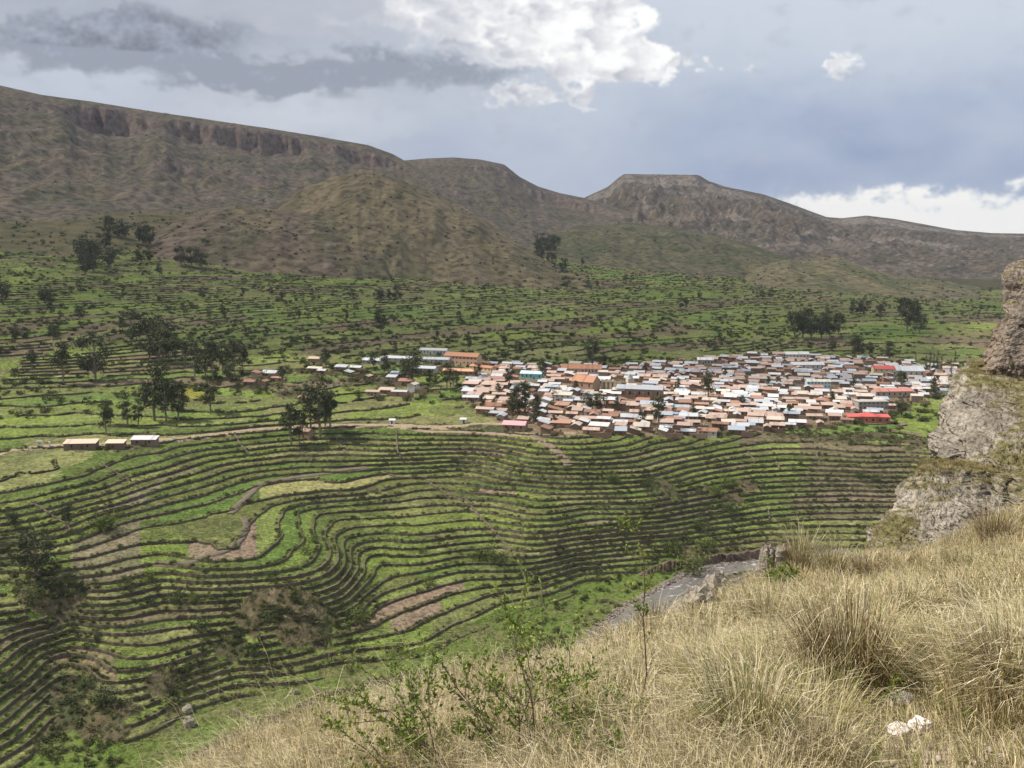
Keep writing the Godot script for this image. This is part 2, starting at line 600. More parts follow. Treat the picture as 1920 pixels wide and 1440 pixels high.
# ---------------------------------------------------------------- the valley
func survey() -> void:
	var known := []
	var rings := {
		0.0: [[-250, 868], [0, 852], [120, 836], [300, 828], [420, 815], [630, 800], [900, 806], [1000, 815], [1150, 825], [1300, 832], [1450, 842], [1600, 848], [1750, 852], [2000, 860]],
		3.0: [[-250, 985], [-100, 965], [60, 945], [187, 912], [290, 880], [400, 850], [600, 830], [800, 832], [1000, 846], [1200, 856], [1500, 862], [1700, 866]],
		6.0: [[-100, 1010], [60, 985], [200, 945], [300, 915], [420, 882], [600, 862], [720, 862], [1000, 877], [1200, 890], [1500, 884], [1700, 888], [2000, 892]],
		9.0: [[-100, 1050], [100, 1020], [200, 985], [300, 962], [400, 938], [460, 918], [500, 905], [600, 895], [720, 884], [878, 880], [1000, 897], [1200, 908], [1350, 908], [1500, 905], [1700, 908]],
		9.9: [[500, 932], [560, 924], [650, 918], [715, 901]],
		13.0: [[-50, 1085], [100, 1085], [200, 1072], [278, 1056], [380, 1064], [470, 1062], [505, 1053], [540, 1031], [561, 998], [553, 967], [567, 950], [650, 944], [704, 941], [878, 938], [1000, 950], [1100, 945], [1207, 950], [1350, 945], [1500, 934], [1650, 932], [1800, 932]],
		15.0: [[100, 1120], [200, 1105], [300, 1085], [450, 1090], [540, 1080], [600, 1062], [618, 1035], [604, 1002], [618, 987], [704, 968], [797, 961], [878, 952], [947, 962], [1100, 958]],
		17.0: [[90, 1150], [200, 1135], [300, 1112], [450, 1108], [560, 1102], [618, 1086], [640, 1062], [645, 1034], [638, 1014], [662, 1003], [767, 1000], [900, 990], [1000, 996], [1120, 985], [1225, 985], [1350, 975], [1500, 964], [1640, 962]],
		20.0: [[20, 1230], [60, 1200], [110, 1172], [200, 1185], [330, 1176], [480, 1156], [580, 1146], [640, 1120], [668, 1088], [672, 1058], [690, 1041], [767, 1042], [940, 1022], [1000, 1030], [1120, 1012], [1225, 1005], [1350, 998], [1500, 992], [1600, 992], [1800, 1000]],
		22.0: [[-20, 1330], [50, 1280], [110, 1230], [200, 1265], [330, 1245], [480, 1210], [600, 1172], [680, 1130], [750, 1092], [850, 1065], [947, 1065], [1086, 1042], [1225, 1030], [1350, 1018], [1500, 1010], [1650, 1010]],
		24.0: [[-60, 1440], [40, 1380], [115, 1310], [200, 1350], [330, 1300], [451, 1262], [600, 1225], [767, 1185], [857, 1140], [947, 1108], [1086, 1072], [1225, 1045], [1350, 1032], [1500, 1022]],
		25.3: [[60, 1450], [125, 1380], [208, 1428], [312, 1390], [410, 1356], [486, 1311], [590, 1286], [740, 1246], [850, 1206], [950, 1166], [1060, 1126], [1190, 1084], [1300, 1062], [1450, 1045], [1650, 1040]],
	}
	for n in rings:
		for p in rings[n]:
			var d := sight(p[0], p[1])
			var e: float = ROAD_LEVEL - STEP * n - 12.0 * smoothstep(1050.0, 1480.0, p[0]) * (1.0 - n / 25.3) - 4.5 * smoothstep(-0.10, -0.34, bearing(d)) * clampf((n - 16.0) / 9.3, 0, 1) - 5.0 * smoothstep(0.20, 0.06, bearing(d)) * clampf((n - 21.0) / 4.3, 0, 1)
			known.append(Vector3(bearing(d), log(e / d.y), e))
	# single levels: river flat, village shelf, plateau
	for p in [[130, 1450, -147.2], [300, 1440, -146.7], [450, 1400, -147.2], [600, 1330, -147.2], [850, 1262, -147.2], [1100, 1205, -147.4], [1150, 1165, -147.4], [1250, 1125, -147.2], [1300, 1092, -147.2], [1390, 1068, -146.7], [1500, 1052, -146.2], [1270, 1150, -146.2], [1700, 1060, -144.2], [200, 1550, -147.2], [600, 1500, -147.2], [-100, 1550, -134.2], [900, 1330, -146.2], [1150, 1290, -144.2], [1400, 1150, -144.2], [1800, 1200, -144.2],
			[-250, 800, -103], [0, 800, -101.5], [0, 750, -97], [150, 760, -99], [300, 780, -100], [0, 700, -89], [300, 700, -92], [450, 760, -97], [600, 760, -100], [700, 745, -100], [600, 690, -92], [780, 780, -103.5], [880, 760, -103],
			[700, 660, -90], [1000, 790, -105], [1000, 740, -103], [1000, 690, -100], [1250, 800, -108], [1250, 740, -107], [1250, 680, -104], [1500, 800, -115], [1500, 740, -113.5], [1500, 668, -110], [1750, 810, -117], [1750, 690, -113], [1630, 785, -113.5], [2000, 760, -116], [-250, 700, -85]]:
		var d := sight(p[0], p[1])
		var lev: float = p[2] + (river_y(bearing(d)) - WATER if p[2] < -130.0 else 0.0)
		known.append(Vector3(bearing(d), log(lev / d.y), lev))
	# ranges along the upper valley
	for p in [[0, 600, 1000], [-250, 600, 1000], [500, 600, 1050], [1000, 600, 1150], [1400, 600, 1330], [1800, 600, 1480], [2000, 640, 1250], [0, 660, 800], [500, 650, 860], [1000, 640, 960], [1400, 640, 1050],
			[0, 520, 1300], [-250, 520, 1300], [500, 520, 1400], [1000, 520, 1700], [1400, 530, 1900], [1800, 560, 2050], [1880, 535, 2500], [2100, 540, 2300],
			[0, 450, 1600], [-250, 450, 1600], [300, 450, 1650], [600, 470, 1700], [900, 490, 2000], [0, 400, 1900], [-250, 390, 1900], [300, 400, 1950], [1200, 490, 2600], [1500, 515, 2600], [700, 440, 2100]]:
		var d := sight(p[0], p[1])
		known.append(Vector3(bearing(d), log(float(p[2])), p[2] * d.y))
	field = spline(known, A0, DA, NA, L0, DL, NL)
	slope.resize(NA * NL)
	for i in NA:
		for j in NL:
			var r := exp(L0 + DL * j)
			var gl := (field[i * NL + mini(j + 1, NL - 1)] - field[i * NL + maxi(j - 1, 0)]) / (2.0 * DL * r)
			var ga := (field[mini(i + 1, NA - 1) * NL + j] - field[maxi(i - 1, 0) * NL + j]) / (2.0 * DA * r)
			slope[i * NL + j] = sqrt(gl * gl + ga * ga)
	# the hillside under the survey station
	known = []
	for p in [[1900, 1440, 3.9], [1450, 1440, 4.0], [1000, 1440, 4.4], [700, 1440, 5.0], [400, 1492, 6.5], [1600, 1280, 6.0], [1300, 1300, 6.0], [1000, 1300, 6.3], [640, 1388, 7.5], [1000, 1248, 9.0], [1200, 1172, 11.0], [1500, 1120, 10.5], [1750, 1070, 12.5], [1300, 1132, 14.0], [1400, 1080, 18.0], [1440, 1054, 21.0], [1500, 1048, 23.0], [1630, 1054, 24.0], [1620, 1074, 28.0], [1720, 1032, 25.0], [1750, 1036, 29.0], [1825, 986, 25.0], [1840, 988, 29.0], [1920, 930, 27.0], [1690, 1068, 18.0], [1590, 1084, 18.0], [1840, 1020, 17.0], [1740, 1076, 14.0], [1920, 1030, 14.0], [1920, 1105, 9.5], [2100, 1440, 3.8], [2200, 1000, 20.0], [820, 1320, 7.6]]:
		var d := sight(p[0], p[1])
		known.append(Vector3(bearing(d), log(float(p[2])), p[2] * d.y - (0.0 if p[2] < 7.0 else 0.42)))
	# beyond its brow the hillside falls away to the river
	for p in [[-0.9, 1.5, -1.75], [-0.3, 1.5, -1.7], [0.3, 1.5, -1.65], [0.9, 1.5, -1.5], [0, 0.9, -1.62], [-0.9, 6, -4.6], [-0.55, 6, -4.3], [-0.9, 12, -10.5], [-0.45, 9, -6.4], [-0.45, 14, -11.0], [-0.3, 14, -9.6], [-0.17, 14, -8.3], [0.02, 19, -11.0], [0.13, 20, -9.3], [0.18, 26, -11.2], [0.24, 30, -11.8], [0.3, 38, -15.2], [0.36, 38, -14.9], [0.5, 42, -14.8], [0.13, 36, -17.5], [0.3, 62, -26.0], [0.36, 62, -25.0], [0.5, 70, -25.0], [0.8, 60, -12.0],
			[-0.9, 30, -29.0], [-0.45, 30, -26.0], [-0.15, 30, -22.5], [0.05, 36, -24.0], [-0.9, 80, -78.0], [-0.4, 80, -70.0], [-0.1, 80, -64.0], [0.15, 80, -54.0], [0.35, 100, -55.0], [0.7, 100, -42.0], [-0.9, 180, -158.0], [-0.4, 180, -152.0], [-0.1, 180, -142.0], [0.15, 180, -132.0], [0.4, 180, -122.0], [0.8, 180, -110.0], [-0.5, 260, -176.0], [0.0, 280, -176.0], [0.3, 300, -172.0], [0.7, 300, -172.0]]:
		known.append(Vector3(p[0], log(float(p[1])), p[2]))
	near_field = spline(known, -1.0, 0.05, 41, 0.0, 0.1, 58)
	# the river
	var mid := []
	for p in [[1560, 1046], [1480, 1052], [1392, 1067], [1322, 1090], [1266, 1116], [1212, 1146], [1176, 1182], [1152, 1216], [1110, 1270], [1000, 1330], [820, 1400], [600, 1470]]:
		var d := sight(p[0], p[1])
		mid.append(Vector2(d.x, d.z) * (river_y(bearing(d)) / d.y))
	river_line = smooth_poly(mid, 12.0)
	# the village shelf
	var rim := []
	for p in [[866, 752], [880, 690], [960, 684], [1050, 688], [1250, 684], [1420, 666], [1560, 668], [1700, 684], [1800, 690], [1800, 722], [1760, 742], [1690, 762], [1640, 792], [1560, 800], [1480, 806], [1300, 822], [1150, 818], [1040, 818], [960, 808], [920, 786]]:
		var q := meet(p[0], p[1], 480.0)
		rim.append(Vector2(q.x, q.z))
	village_edge = PackedVector2Array(rim)
	# ground too rough or too poor for terraces: u, v, metres
	for p in [[560, 1150, 15], [520, 1120, 11], [610, 1185, 12], [480, 1165, 8], [420, 1210, 7], [330, 1330, 5], [160, 1380, 14], [130, 1300, 9], [90, 1110, 12], [150, 1120, 7], [1330, 925, 9], [1240, 915, 8], [1400, 905, 6], [1370, 935, 7], [1480, 815, 16], [1560, 820, 20], [1640, 820, 20], [1720, 830, 18], [700, 925, 4], [1300, 1050, 8], [1340, 1042, 9], [1400, 1038, 10], [1450, 1036, 8], [300, 1290, 7], [230, 1330, 8],
			[560, 740, 22], [480, 730, 18], [640, 715, 24], [720, 715, 22], [800, 735, 14], [600, 700, 18], [540, 700, 16], [810, 690, 26], [760, 690, 18],
			[700, 800, 7], [760, 800, 7], [830, 800, 8], [880, 800, 8], [930, 805, 8], [660, 798, 6], [160, 842, 9], [250, 838, 8], [215, 840, 8], [578, 815, 8]]:
		var q := meet(p[0], p[1], 290.0)
		bare.append([q.x, q.z, float(p[2])])
	# fields that differ from the green ones round them: u, v, half length in metres, colour
	for p in [[600, 905, 26, lin(0.31, 0.30, 0.125)], [540, 915, 14, lin(0.27, 0.29, 0.10)], [690, 900, 12, lin(0.31, 0.29, 0.13)], [640, 912, 20, lin(0.31, 0.30, 0.12)],
			[440, 1030, 9, lin(0.25, 0.19, 0.135)], [400, 1048, 9, lin(0.25, 0.2, 0.14)], [700, 1165, 9, lin(0.27, 0.2, 0.14)], [760, 1135, 9, lin(0.27, 0.205, 0.14)], [810, 1112, 8, lin(0.27, 0.2, 0.14)], [840, 1100, 7, lin(0.26, 0.2, 0.14)], [730, 1150, 9, lin(0.27, 0.2, 0.14)], [780, 1150, 10, lin(0.26, 0.2, 0.14)],
			[200, 1010, 13, lin(0.2, 0.185, 0.11)], [200, 1028, 13, lin(0.23, 0.2, 0.125)], [200, 1046, 13, lin(0.2, 0.19, 0.11)], [200, 1062, 13, lin(0.18, 0.18, 0.09)], [210, 1078, 12, lin(0.22, 0.195, 0.12)], [210, 1093, 11, lin(0.26, 0.21, 0.145)],
			[150, 1215, 11, lin(0.2, 0.175, 0.095)], [150, 1240, 12, lin(0.22, 0.18, 0.1)], [150, 1265, 12, lin(0.16, 0.165, 0.07)], [230, 945, 10, lin(0.24, 0.21, 0.14)], [270, 918, 8, lin(0.22, 0.2, 0.12)], [330, 888, 10, lin(0.2, 0.19, 0.1)],
			[890, 850, 17, lin(0.25, 0.19, 0.14)], [930, 922, 10, lin(0.24, 0.19, 0.13)], [1150, 975, 14, lin(0.22, 0.2, 0.11)], [1370, 880, 10, lin(0.17, 0.16, 0.09)], [1280, 930, 12, lin(0.17, 0.155, 0.09)], [1280, 945, 12, lin(0.18, 0.16, 0.1)], [1290, 960, 12, lin(0.17, 0.15, 0.09)], [1170, 1050, 6, lin(0.22, 0.19, 0.12)], [360, 725, 10, lin(0.25, 0.25, 0.05)]]:
		var q := meet(p[0], p[1], 290.0)
		parcel(q, p[2], p[3])
	for i in 14:
		var q := meet(1610.0, 846.0 + 9.0 * i, 400.0)
		parcel(q, rnd(20, 34), lin(0.2, 0.165, 0.105).lerp(lin(0.12, 0.14, 0.05), rnd(0, 0.8)))

func parcel(q: Vector3, half: float, col: Color) -> void:
	var r := Vector2(q.x, q.z).length()
	var a := atan2(q.x, -q.z)
	var k := int(floor((base(a, r) - ROAD_LEVEL) / STEP))
	if not parcels.has(k):
		parcels[k] = []
	parcels[k].append([a - half / r, a + half / r, r, col])

const GREENS := [Color(0.182, 0.232, 0.059), Color(0.151, 0.207, 0.054), Color(0.208, 0.266, 0.063), Color(0.169, 0.193, 0.062), Color(0.225, 0.274, 0.079), Color(0.144, 0.219, 0.053), Color(0.237, 0.252, 0.098), Color(0.188, 0.252, 0.059)]

func mix_hash(a: int, b: int) -> float:
	var h := (a * 73856093) ^ (b * 19349663)
	h = (h ^ (h >> 13)) * 1274126177
	return float((h ^ (h >> 16)) & 0xFFFF) / 65535.0

func ground_colour(a: float, r: float, x: float, z: float, y: float) -> Color:
	var n1 := noise_b.get_noise_2d(x, z)
	var n2 := noise_b.get_noise_2d(x * 4.0 + 70.0, z * 4.0)
	if r < 520.0 and y < river_y(a) + 1.2:
		var g := river_gap(x, z)
		if g < 15.0 + 5.0 * n2:
			return lin(0.30, 0.255, 0.225).lerp(lin(0.18, 0.16, 0.14), clampf(0.5 + n2, 0, 1))
		return lin(0.115, 0.165, 0.036).lerp(lin(0.14, 0.145, 0.06), clampf(0.25 + n1 + 0.7 * n2, 0, 1))
	var wild := lin(0.12, 0.10, 0.058).lerp(lin(0.07, 0.08, 0.036), clampf(0.5 + 1.3 * n1 + n2, 0, 1)).lerp(lin(0.20, 0.155, 0.10), clampf(n2 * 1.6 - 0.15, 0, 1))
	var e := base(a, r)
	if terraced(x, z, r, e) < 0.5:
		if Geometry2D.is_point_in_polygon(Vector2(x, z), village_edge):
			return lin(0.25, 0.185, 0.13).lerp(lin(0.15, 0.13, 0.07), clampf(0.3 + n1 + n2, 0, 1))
		if y > -60.0:
			var dry := lin(0.165, 0.14, 0.078).lerp(lin(0.085, 0.09, 0.042), clampf(0.45 + 1.4 * n1 + 0.5 * n2, 0, 1))
			return dry
		return wild
	var q := (e - ROAD_LEVEL) / STEP
	var k := int(floor(q))
	if parcels.has(k):
		for p in parcels[k]:
			if a > p[0] and a < p[1] and absf(r - p[2]) < 0.12 * p[2]:
				var own: Color = p[3]
				return own * (1.0 + 0.3 * n2)
	var arc := a * r + 400.0 * mix_hash(k, 7)
	var long := 34.0 + 46.0 * mix_hash(k, 3)
	if r > 620.0:
		long *= 1.6
	var cell := int(floor(arc / long + 0.35 * n1))
	var h := mix_hash(k * 31 + 5, cell)
	var c: Color = GREENS[int(h * 7.99)]
	var kind := mix_hash(cell, k + 900)
	var poor := 0.035 if r < 620.0 else 0.2
	if r > 620.0 and x > 350.0 and y > -97.0:
		c = c.lerp(lin(0.19, 0.22, 0.075), 0.5)
	if kind < poor:
		c = lin(0.19, 0.155, 0.095)
	elif kind < poor + 0.10:
		c = c.lerp(lin(0.19, 0.18, 0.08), 0.55)
	c = c.lerp(wild, clampf(0.05 + 0.9 * n1, 0.0, 0.4))
	return c * (1.0 + 0.35 * n2)

func build_valley() -> void:
	var ranges := PackedFloat64Array()
	var r := 190.0
	while r < 14000.0:
		ranges.append(r)
		r += 0.9 if r < 600.0 else 1.7 if r < 950.0 else 3.6 if r < 1500.0 else 9.0 if r < 2900.0 else r * 0.12
	var bears := PackedFloat64Array()
	var a := -0.83
	while a < 0.83:
		bears.append(a)
		a += 0.002 if absf(a) < 0.525 else 0.02
	var pts := PackedVector3Array()
	var cols := PackedColorArray()
	for rr in ranges:
		for b in bears:
			var far := minf(rr, 2650.0)
			var y := height(b, far)
			if rr > 2650.0:
				y = lerpf(y, -60.0, clampf((rr - 2650.0) / 1500.0, 0, 1))
			var p := polar(b, rr, y)
			pts.append(p)
			cols.append(ground_colour(b, far, p.x, p.z, y))
	var o := put("ground", sheet(pts, cols, bears.size(), ranges.size()), mats["field soil and crop"])
	tag(o, "terraced valley floor of green fields above the river", "", "", "structure")

# ---------------------------------------------------------------- the hills
func along(line: Array, a: float, slot: int) -> float:
	# value of a surveyed line [[bearing, range, level]] at a bearing
	if a <= line[0][0]:
		return line[0][slot]
	for i in line.size() - 1:
		if a <= line[i + 1][0]:
			var t: float = (a - line[i][0]) / (line[i + 1][0] - line[i][0])
			return lerpf(line[i][slot], line[i + 1][slot], t)
	return line[-1][slot]

func surveyed(p: Array) -> Array:
	var out := []
	for q in p:
		var d := sight(q[0], q[1])
		out.append([bearing(d), float(q[2]), d.y * q[2]])
	return out

func hill(called: String, label: String, crest_p: Array, foot_p: Array, look: Dictionary) -> void:
	var crest := surveyed(crest_p)
	var foot := surveyed(foot_p)
	var a0: float = crest[0][0]
	var a1: float = crest[-1][0]
	var fine: float = look.get("fine", 0.0022)
	var nc := int((a1 - a0) / fine) + 1
	var nt := 84
	var back := 10
	var pts := PackedVector3Array()
	var cols := PackedColorArray()
	var cliff: float = look.get("cliff", 0.0)
	var curve: float = look.get("curve", 1.0)
	var rough: float = look.get("rough", 0.07)
	var soil: Color = look.soil
	var green: Color = look.green
	var gold: Color = look.gold
	var rock: Color = look.rock
	for row in nt + back:
		var t := minf(float(row) / (nt - 1), 1.0)
		for q in nc:
			var a := a0 + (a1 - a0) * q / (nc - 1)
			var rc := along(crest, a, 1)
			var yc := along(crest, a, 2)
			var rf := along(foot, a, 1)
			var yf := height(a, minf(rf, 2650.0)) - 4.0
			if rf > 2650.0:
				yf = lerpf(yf, -60.0, clampf((rf - 2650.0) / 1500.0, 0, 1))
			var r := lerpf(rf, rc, t)
			if look.get("taper", false):
				var side := float(q) / (nc - 1)
				yc = lerpf(yf - 8.0, yc, smoothstep(0.0, 0.08, side) * smoothstep(1.0, 0.9, side))
			var h := yc - yf
			var here := cliff * clampf(0.75 + 1.6 * noise_c.get_noise_2d(a * 900.0, 5.0), 0.0, 1.4)
			var low := 0.86 + 0.03 * noise_b.get_noise_2d(a * 2000.0, 0.0)
			var up := pow(t, curve)
			var on_cliff := 0.0
			if cliff > 0.0:
				var s := smoothstep(low, low + 0.035, t)
				up = (1.0 - here) * pow(t, curve) + here * s
				on_cliff = here / maxf(cliff, 0.001) * smoothstep(low - 0.015, low, t) * (1.0 - smoothstep(low + 0.03, low + 0.05, t))
			var mid := sin(PI * t)
			var x := sin(a) * r
			var z := -cos(a) * r
			var big := ridge.get_noise_2d(x * 0.9 + 300.0, z * 0.35)
			var gully := noise_c.get_noise_2d(a * 5200.0, r * 0.12)
			var fineness := noise_b.get_noise_2d(x * 0.9, z * 0.9)
			var y := yf + h * up + h * rough * (mid * (1.1 * big + 0.35 * gully) + (0.25 * mid + 0.02) * fineness)
			if cliff > 0.0:
				# a second, lower scarp, broken along its length
				var second := 0.42 + 0.09 * noise_c.get_noise_2d(a * 700.0, 90.0)
				var has := smoothstep(-0.1, 0.25, noise_c.get_noise_2d(a * 1500.0, 300.0))
				y += h * 0.035 * has * (smoothstep(second, second + 0.02, t) - smoothstep(second + 0.02, second + 0.25, t))
				on_cliff = maxf(on_cliff, has * smoothstep(second - 0.01, second, t) * (1.0 - smoothstep(second + 0.02, second + 0.03, t)))
				r += on_cliff * (34.0 * noise_c.get_noise_2d(a * 3300.0, y * 0.3) + 9.0 * noise_b.get_noise_2d(a * 9000.0, y * 0.3))
			if row >= nt:
				var s := float(row - nt + 1)
				r = rc + s * 90.0
				y = yc - s * s * h * 0.006 - s * 6.0 + h * rough * 0.1 * fineness
			pts.append(polar(a, r, y))
			var n1 := noise_c.get_noise_2d(x * 0.7, z * 0.7 + y * 1.5)
			var n2 := noise_b.get_noise_2d(x * 0.55 + 40.0, z * 0.4 + y)
			var n3 := noise_b.get_noise_2d(x * 2.1, z * 1.6 + y * 2.0)
			var c := soil.lerp(green, clampf(0.35 + 1.5 * n1 + 0.5 * n3, 0, 1)).lerp(gold, clampf(1.9 * n2 - 0.15, 0, 1))
			c = c.lerp(rock, clampf(on_cliff * 1.2 + maxf(0.0, 1.8 * n3 - 0.55 + 0.6 * big), 0, 1))
			if cliff > 0.0:
				# beds of harder and softer rock
				c = c.lerp(rock, clampf(1.4 * noise_b.get_noise_2d(a * 260.0, y * 1.1) - 0.1, 0.0, 0.6))
			cols.append(c * (1.0 + 0.3 * n3))
	var o := put(called, sheet(pts, cols, nc, nt + back), mats["hill ground"])
	tag(o, label, "", "", "structure")
	for i in int(nc * 2.6):
		var k := rng.randi() % (nc * nt)
		if noise_b.get_noise_2d(pts[k].x * 0.8, pts[k].z * 0.5) > rnd(-0.4, 0.5):
			hill_spots.append(pts[k])

var hill_spots := PackedVector3Array()

func build_shade_cloud() -> void:
	# unseen deck of thin clouds, added to shade the far ridges and upper valley
	var nc := 90
	var nr := 56
	var pts := PackedVector3Array()
	var cols := PackedColorArray()
	for side in [1.0, -1.0]:
		for i in nr:
			for k in nc:
				var x := 2.0 * k / (nc - 1) - 1.0
				var y := 2.0 * i / (nr - 1) - 1.0
				var rag := 1.0 + 0.22 * noise_c.get_noise_2d(x * 240.0 + 700.0, y * 240.0)
				var edge := sqrt(maxf(0.0, 1.0 - pow(absf(x), 4.0))) * sqrt(maxf(0.0, 1.0 - pow(absf(y), 4.0)))
				var p := Vector3(-1900.0 + 3900.0 * x * rag, 3700.0, -4100.0 + 2600.0 * y * rag + 200.0 * x + maxf(y, 0.0) * (270.0 * smoothstep(-0.08, -0.2, x) - 1150.0 * exp(-pow((x - 0.07) / 0.09, 2.0))))  # front edge shaped to shade the upper valley, notched over the small hill
				var lump := noise_c.get_noise_2d(p.x * 0.12, p.z * 0.12) + 0.4 * noise_c.get_noise_2d(p.x * 0.4, p.z * 0.4)
				p.y += edge * (320.0 + 420.0 * lump if side > 0.0 else -50.0 + 60.0 * lump)
				pts.append(p)
				cols.append(Color(0.85, 0.85, 0.85))
	for half in 2:
		var o := put("shade_cloud", sheet(pts.slice(half * nc * nr, (half + 1) * nc * nr), cols.slice(0, nc * nr), nc, nr), mats["thin cloud"])
		tag(o, "unseen thin clouds added overhead to shade the ridges and upper valley", "", "", "structure")

func build_hills() -> void:
	var dull := {"soil": lin(0.142, 0.12, 0.09), "green": lin(0.10, 0.099, 0.062), "gold": lin(0.18, 0.148, 0.09), "rock": lin(0.19, 0.15, 0.125)}
	# the long ridge on the left with its scarp
	hill("hills", "long dark ridge with a cliff band along its crest", [[-420, 60, 3000], [-250, 110, 3100], [0, 160, 3300], [80, 178, 3300], [170, 190, 3350], [280, 208, 3400], [350, 218, 3450], [500, 240, 3500], [600, 256, 3550], [690, 272, 3600], [735, 288, 3600], [760, 302, 3550], [810, 335, 3300], [870, 380, 2950], [930, 430, 2600], [1000, 480, 2300]],
		[[-420, 400, 1700], [0, 415, 1750], [300, 420, 1750], [520, 430, 1900], [700, 450, 2100], [850, 470, 2200], [1000, 500, 2150]], dull.merged({"cliff": 0.13, "curve": 1.08, "rough": 0.06}))
	# the ridge behind it
	hill("hills", "flat topped ridge behind the golden hill", [[640, 330, 4300], [700, 312, 4300], [755, 301, 4300], [800, 297, 4300], [850, 295, 4300], [900, 299, 4300], [945, 308, 4350], [975, 332, 4400], [1010, 350, 4400], [1050, 362, 4400], [1095, 371, 4300], [1150, 388, 4100], [1220, 410, 3800], [1300, 440, 3300], [1380, 480, 2900]],
		[[640, 430, 2700], [900, 470, 2500], [1100, 490, 2400], [1380, 510, 2400]], dull.merged({"cliff": 0.10, "curve": 1.1, "rough": 0.06}))
	# the table mountain and the ridge running right from it
	hill("hills", "table mountain with a long ridge falling to the right", [[960, 420, 5600], [1040, 385, 5600], [1095, 371, 5600], [1140, 350, 5600], [1160, 333, 5600], [1170, 326, 5600], [1310, 328, 5600], [1328, 339, 5600], [1360, 350, 5500], [1430, 364, 5500], [1480, 381, 5500], [1550, 407, 5600], [1580, 409, 5600], [1625, 404, 5500], [1680, 411, 5500], [1730, 420, 5500], [1790, 431, 5600], [1860, 437, 5600], [1920, 438, 5600], [2100, 446, 5600], [2400, 450, 5600]],
		[[960, 480, 2900], [1100, 480, 2900], [1400, 495, 2800], [1600, 520, 2700], [2400, 560, 2500]], {"soil": lin(0.14, 0.115, 0.09), "green": lin(0.095, 0.09, 0.062), "gold": lin(0.18, 0.145, 0.098), "rock": lin(0.26, 0.225, 0.19), "cliff": 0.07, "curve": 1.05, "rough": 0.16})
	# rolling foothills between the golden hill and the table mountain
	hill("hills", "low green foothill below the table mountain", [[940, 470, 2700], [1000, 448, 2900], [1080, 425, 3100], [1180, 418, 3200], [1260, 425, 3200], [1340, 442, 3100], [1420, 462, 3000], [1500, 492, 2800], [1560, 515, 2700]],
		[[940, 500, 2200], [1200, 520, 2150], [1560, 545, 2200]], {"soil": lin(0.13, 0.12, 0.07), "green": lin(0.075, 0.09, 0.04), "gold": lin(0.17, 0.15, 0.075), "rock": lin(0.15, 0.13, 0.1), "rough": 0.14})
	# the golden hill
	hill("hills", "rounded golden hill of dry grass in the middle", [[440, 440, 1900], [520, 392, 2000], [560, 357, 2050], [620, 334, 2100], [670, 321, 2100], [700, 319, 2100], [745, 335, 2100], [800, 358, 2080], [850, 382, 2050], [890, 402, 2000], [940, 436, 1950], [990, 470, 1850], [1050, 503, 1750], [1100, 520, 1650]],
		[[440, 465, 1560], [600, 480, 1500], [800, 500, 1480], [1000, 520, 1500], [1100, 530, 1550]], {"soil": lin(0.178, 0.145, 0.088), "green": lin(0.118, 0.108, 0.058), "gold": lin(0.22, 0.178, 0.10), "rock": lin(0.18, 0.145, 0.11), "curve": 0.92, "rough": 0.10, "fine": 0.0016})
	hill("hills", "low brown knoll in front of the golden hill", [[250, 450, 1700], [320, 415, 1750], [390, 398, 1780], [450, 388, 1800], [520, 392, 1800], [580, 400, 1800], [640, 415, 1780], [700, 440, 1720], [760, 470, 1600]],
		[[250, 470, 1500], [500, 480, 1420], [760, 490, 1450]], {"soil": lin(0.145, 0.115, 0.082), "green": lin(0.098, 0.092, 0.052), "gold": lin(0.18, 0.148, 0.085), "rock": lin(0.17, 0.13, 0.105), "curve": 0.85, "rough": 0.09, "fine": 0.0016, "taper": true})
	# the small sunlit hill on the right
	hill("hills", "small pale hill with a white scar on the right", [[1360, 545, 2200], [1400, 512, 2250], [1440, 494, 2280], [1480, 486, 2300], [1505, 491, 2350], [1540, 482, 2450], [1570, 481, 2450], [1620, 500, 2400], [1680, 517, 2400], [1760, 525, 2400], [1830, 537, 2400], [1900, 552, 2350], [2100, 565, 2300]],
		[[1360, 560, 1800], [1500, 572, 1750], [1700, 568, 1900], [1900, 566, 2000], [2100, 572, 2000]], {"soil": lin(0.19, 0.165, 0.095), "green": lin(0.115, 0.13, 0.055), "gold": lin(0.23, 0.2, 0.10), "rock": lin(0.2, 0.17, 0.14), "curve": 0.9, "rough": 0.12, "fine": 0.0016, "taper": true})

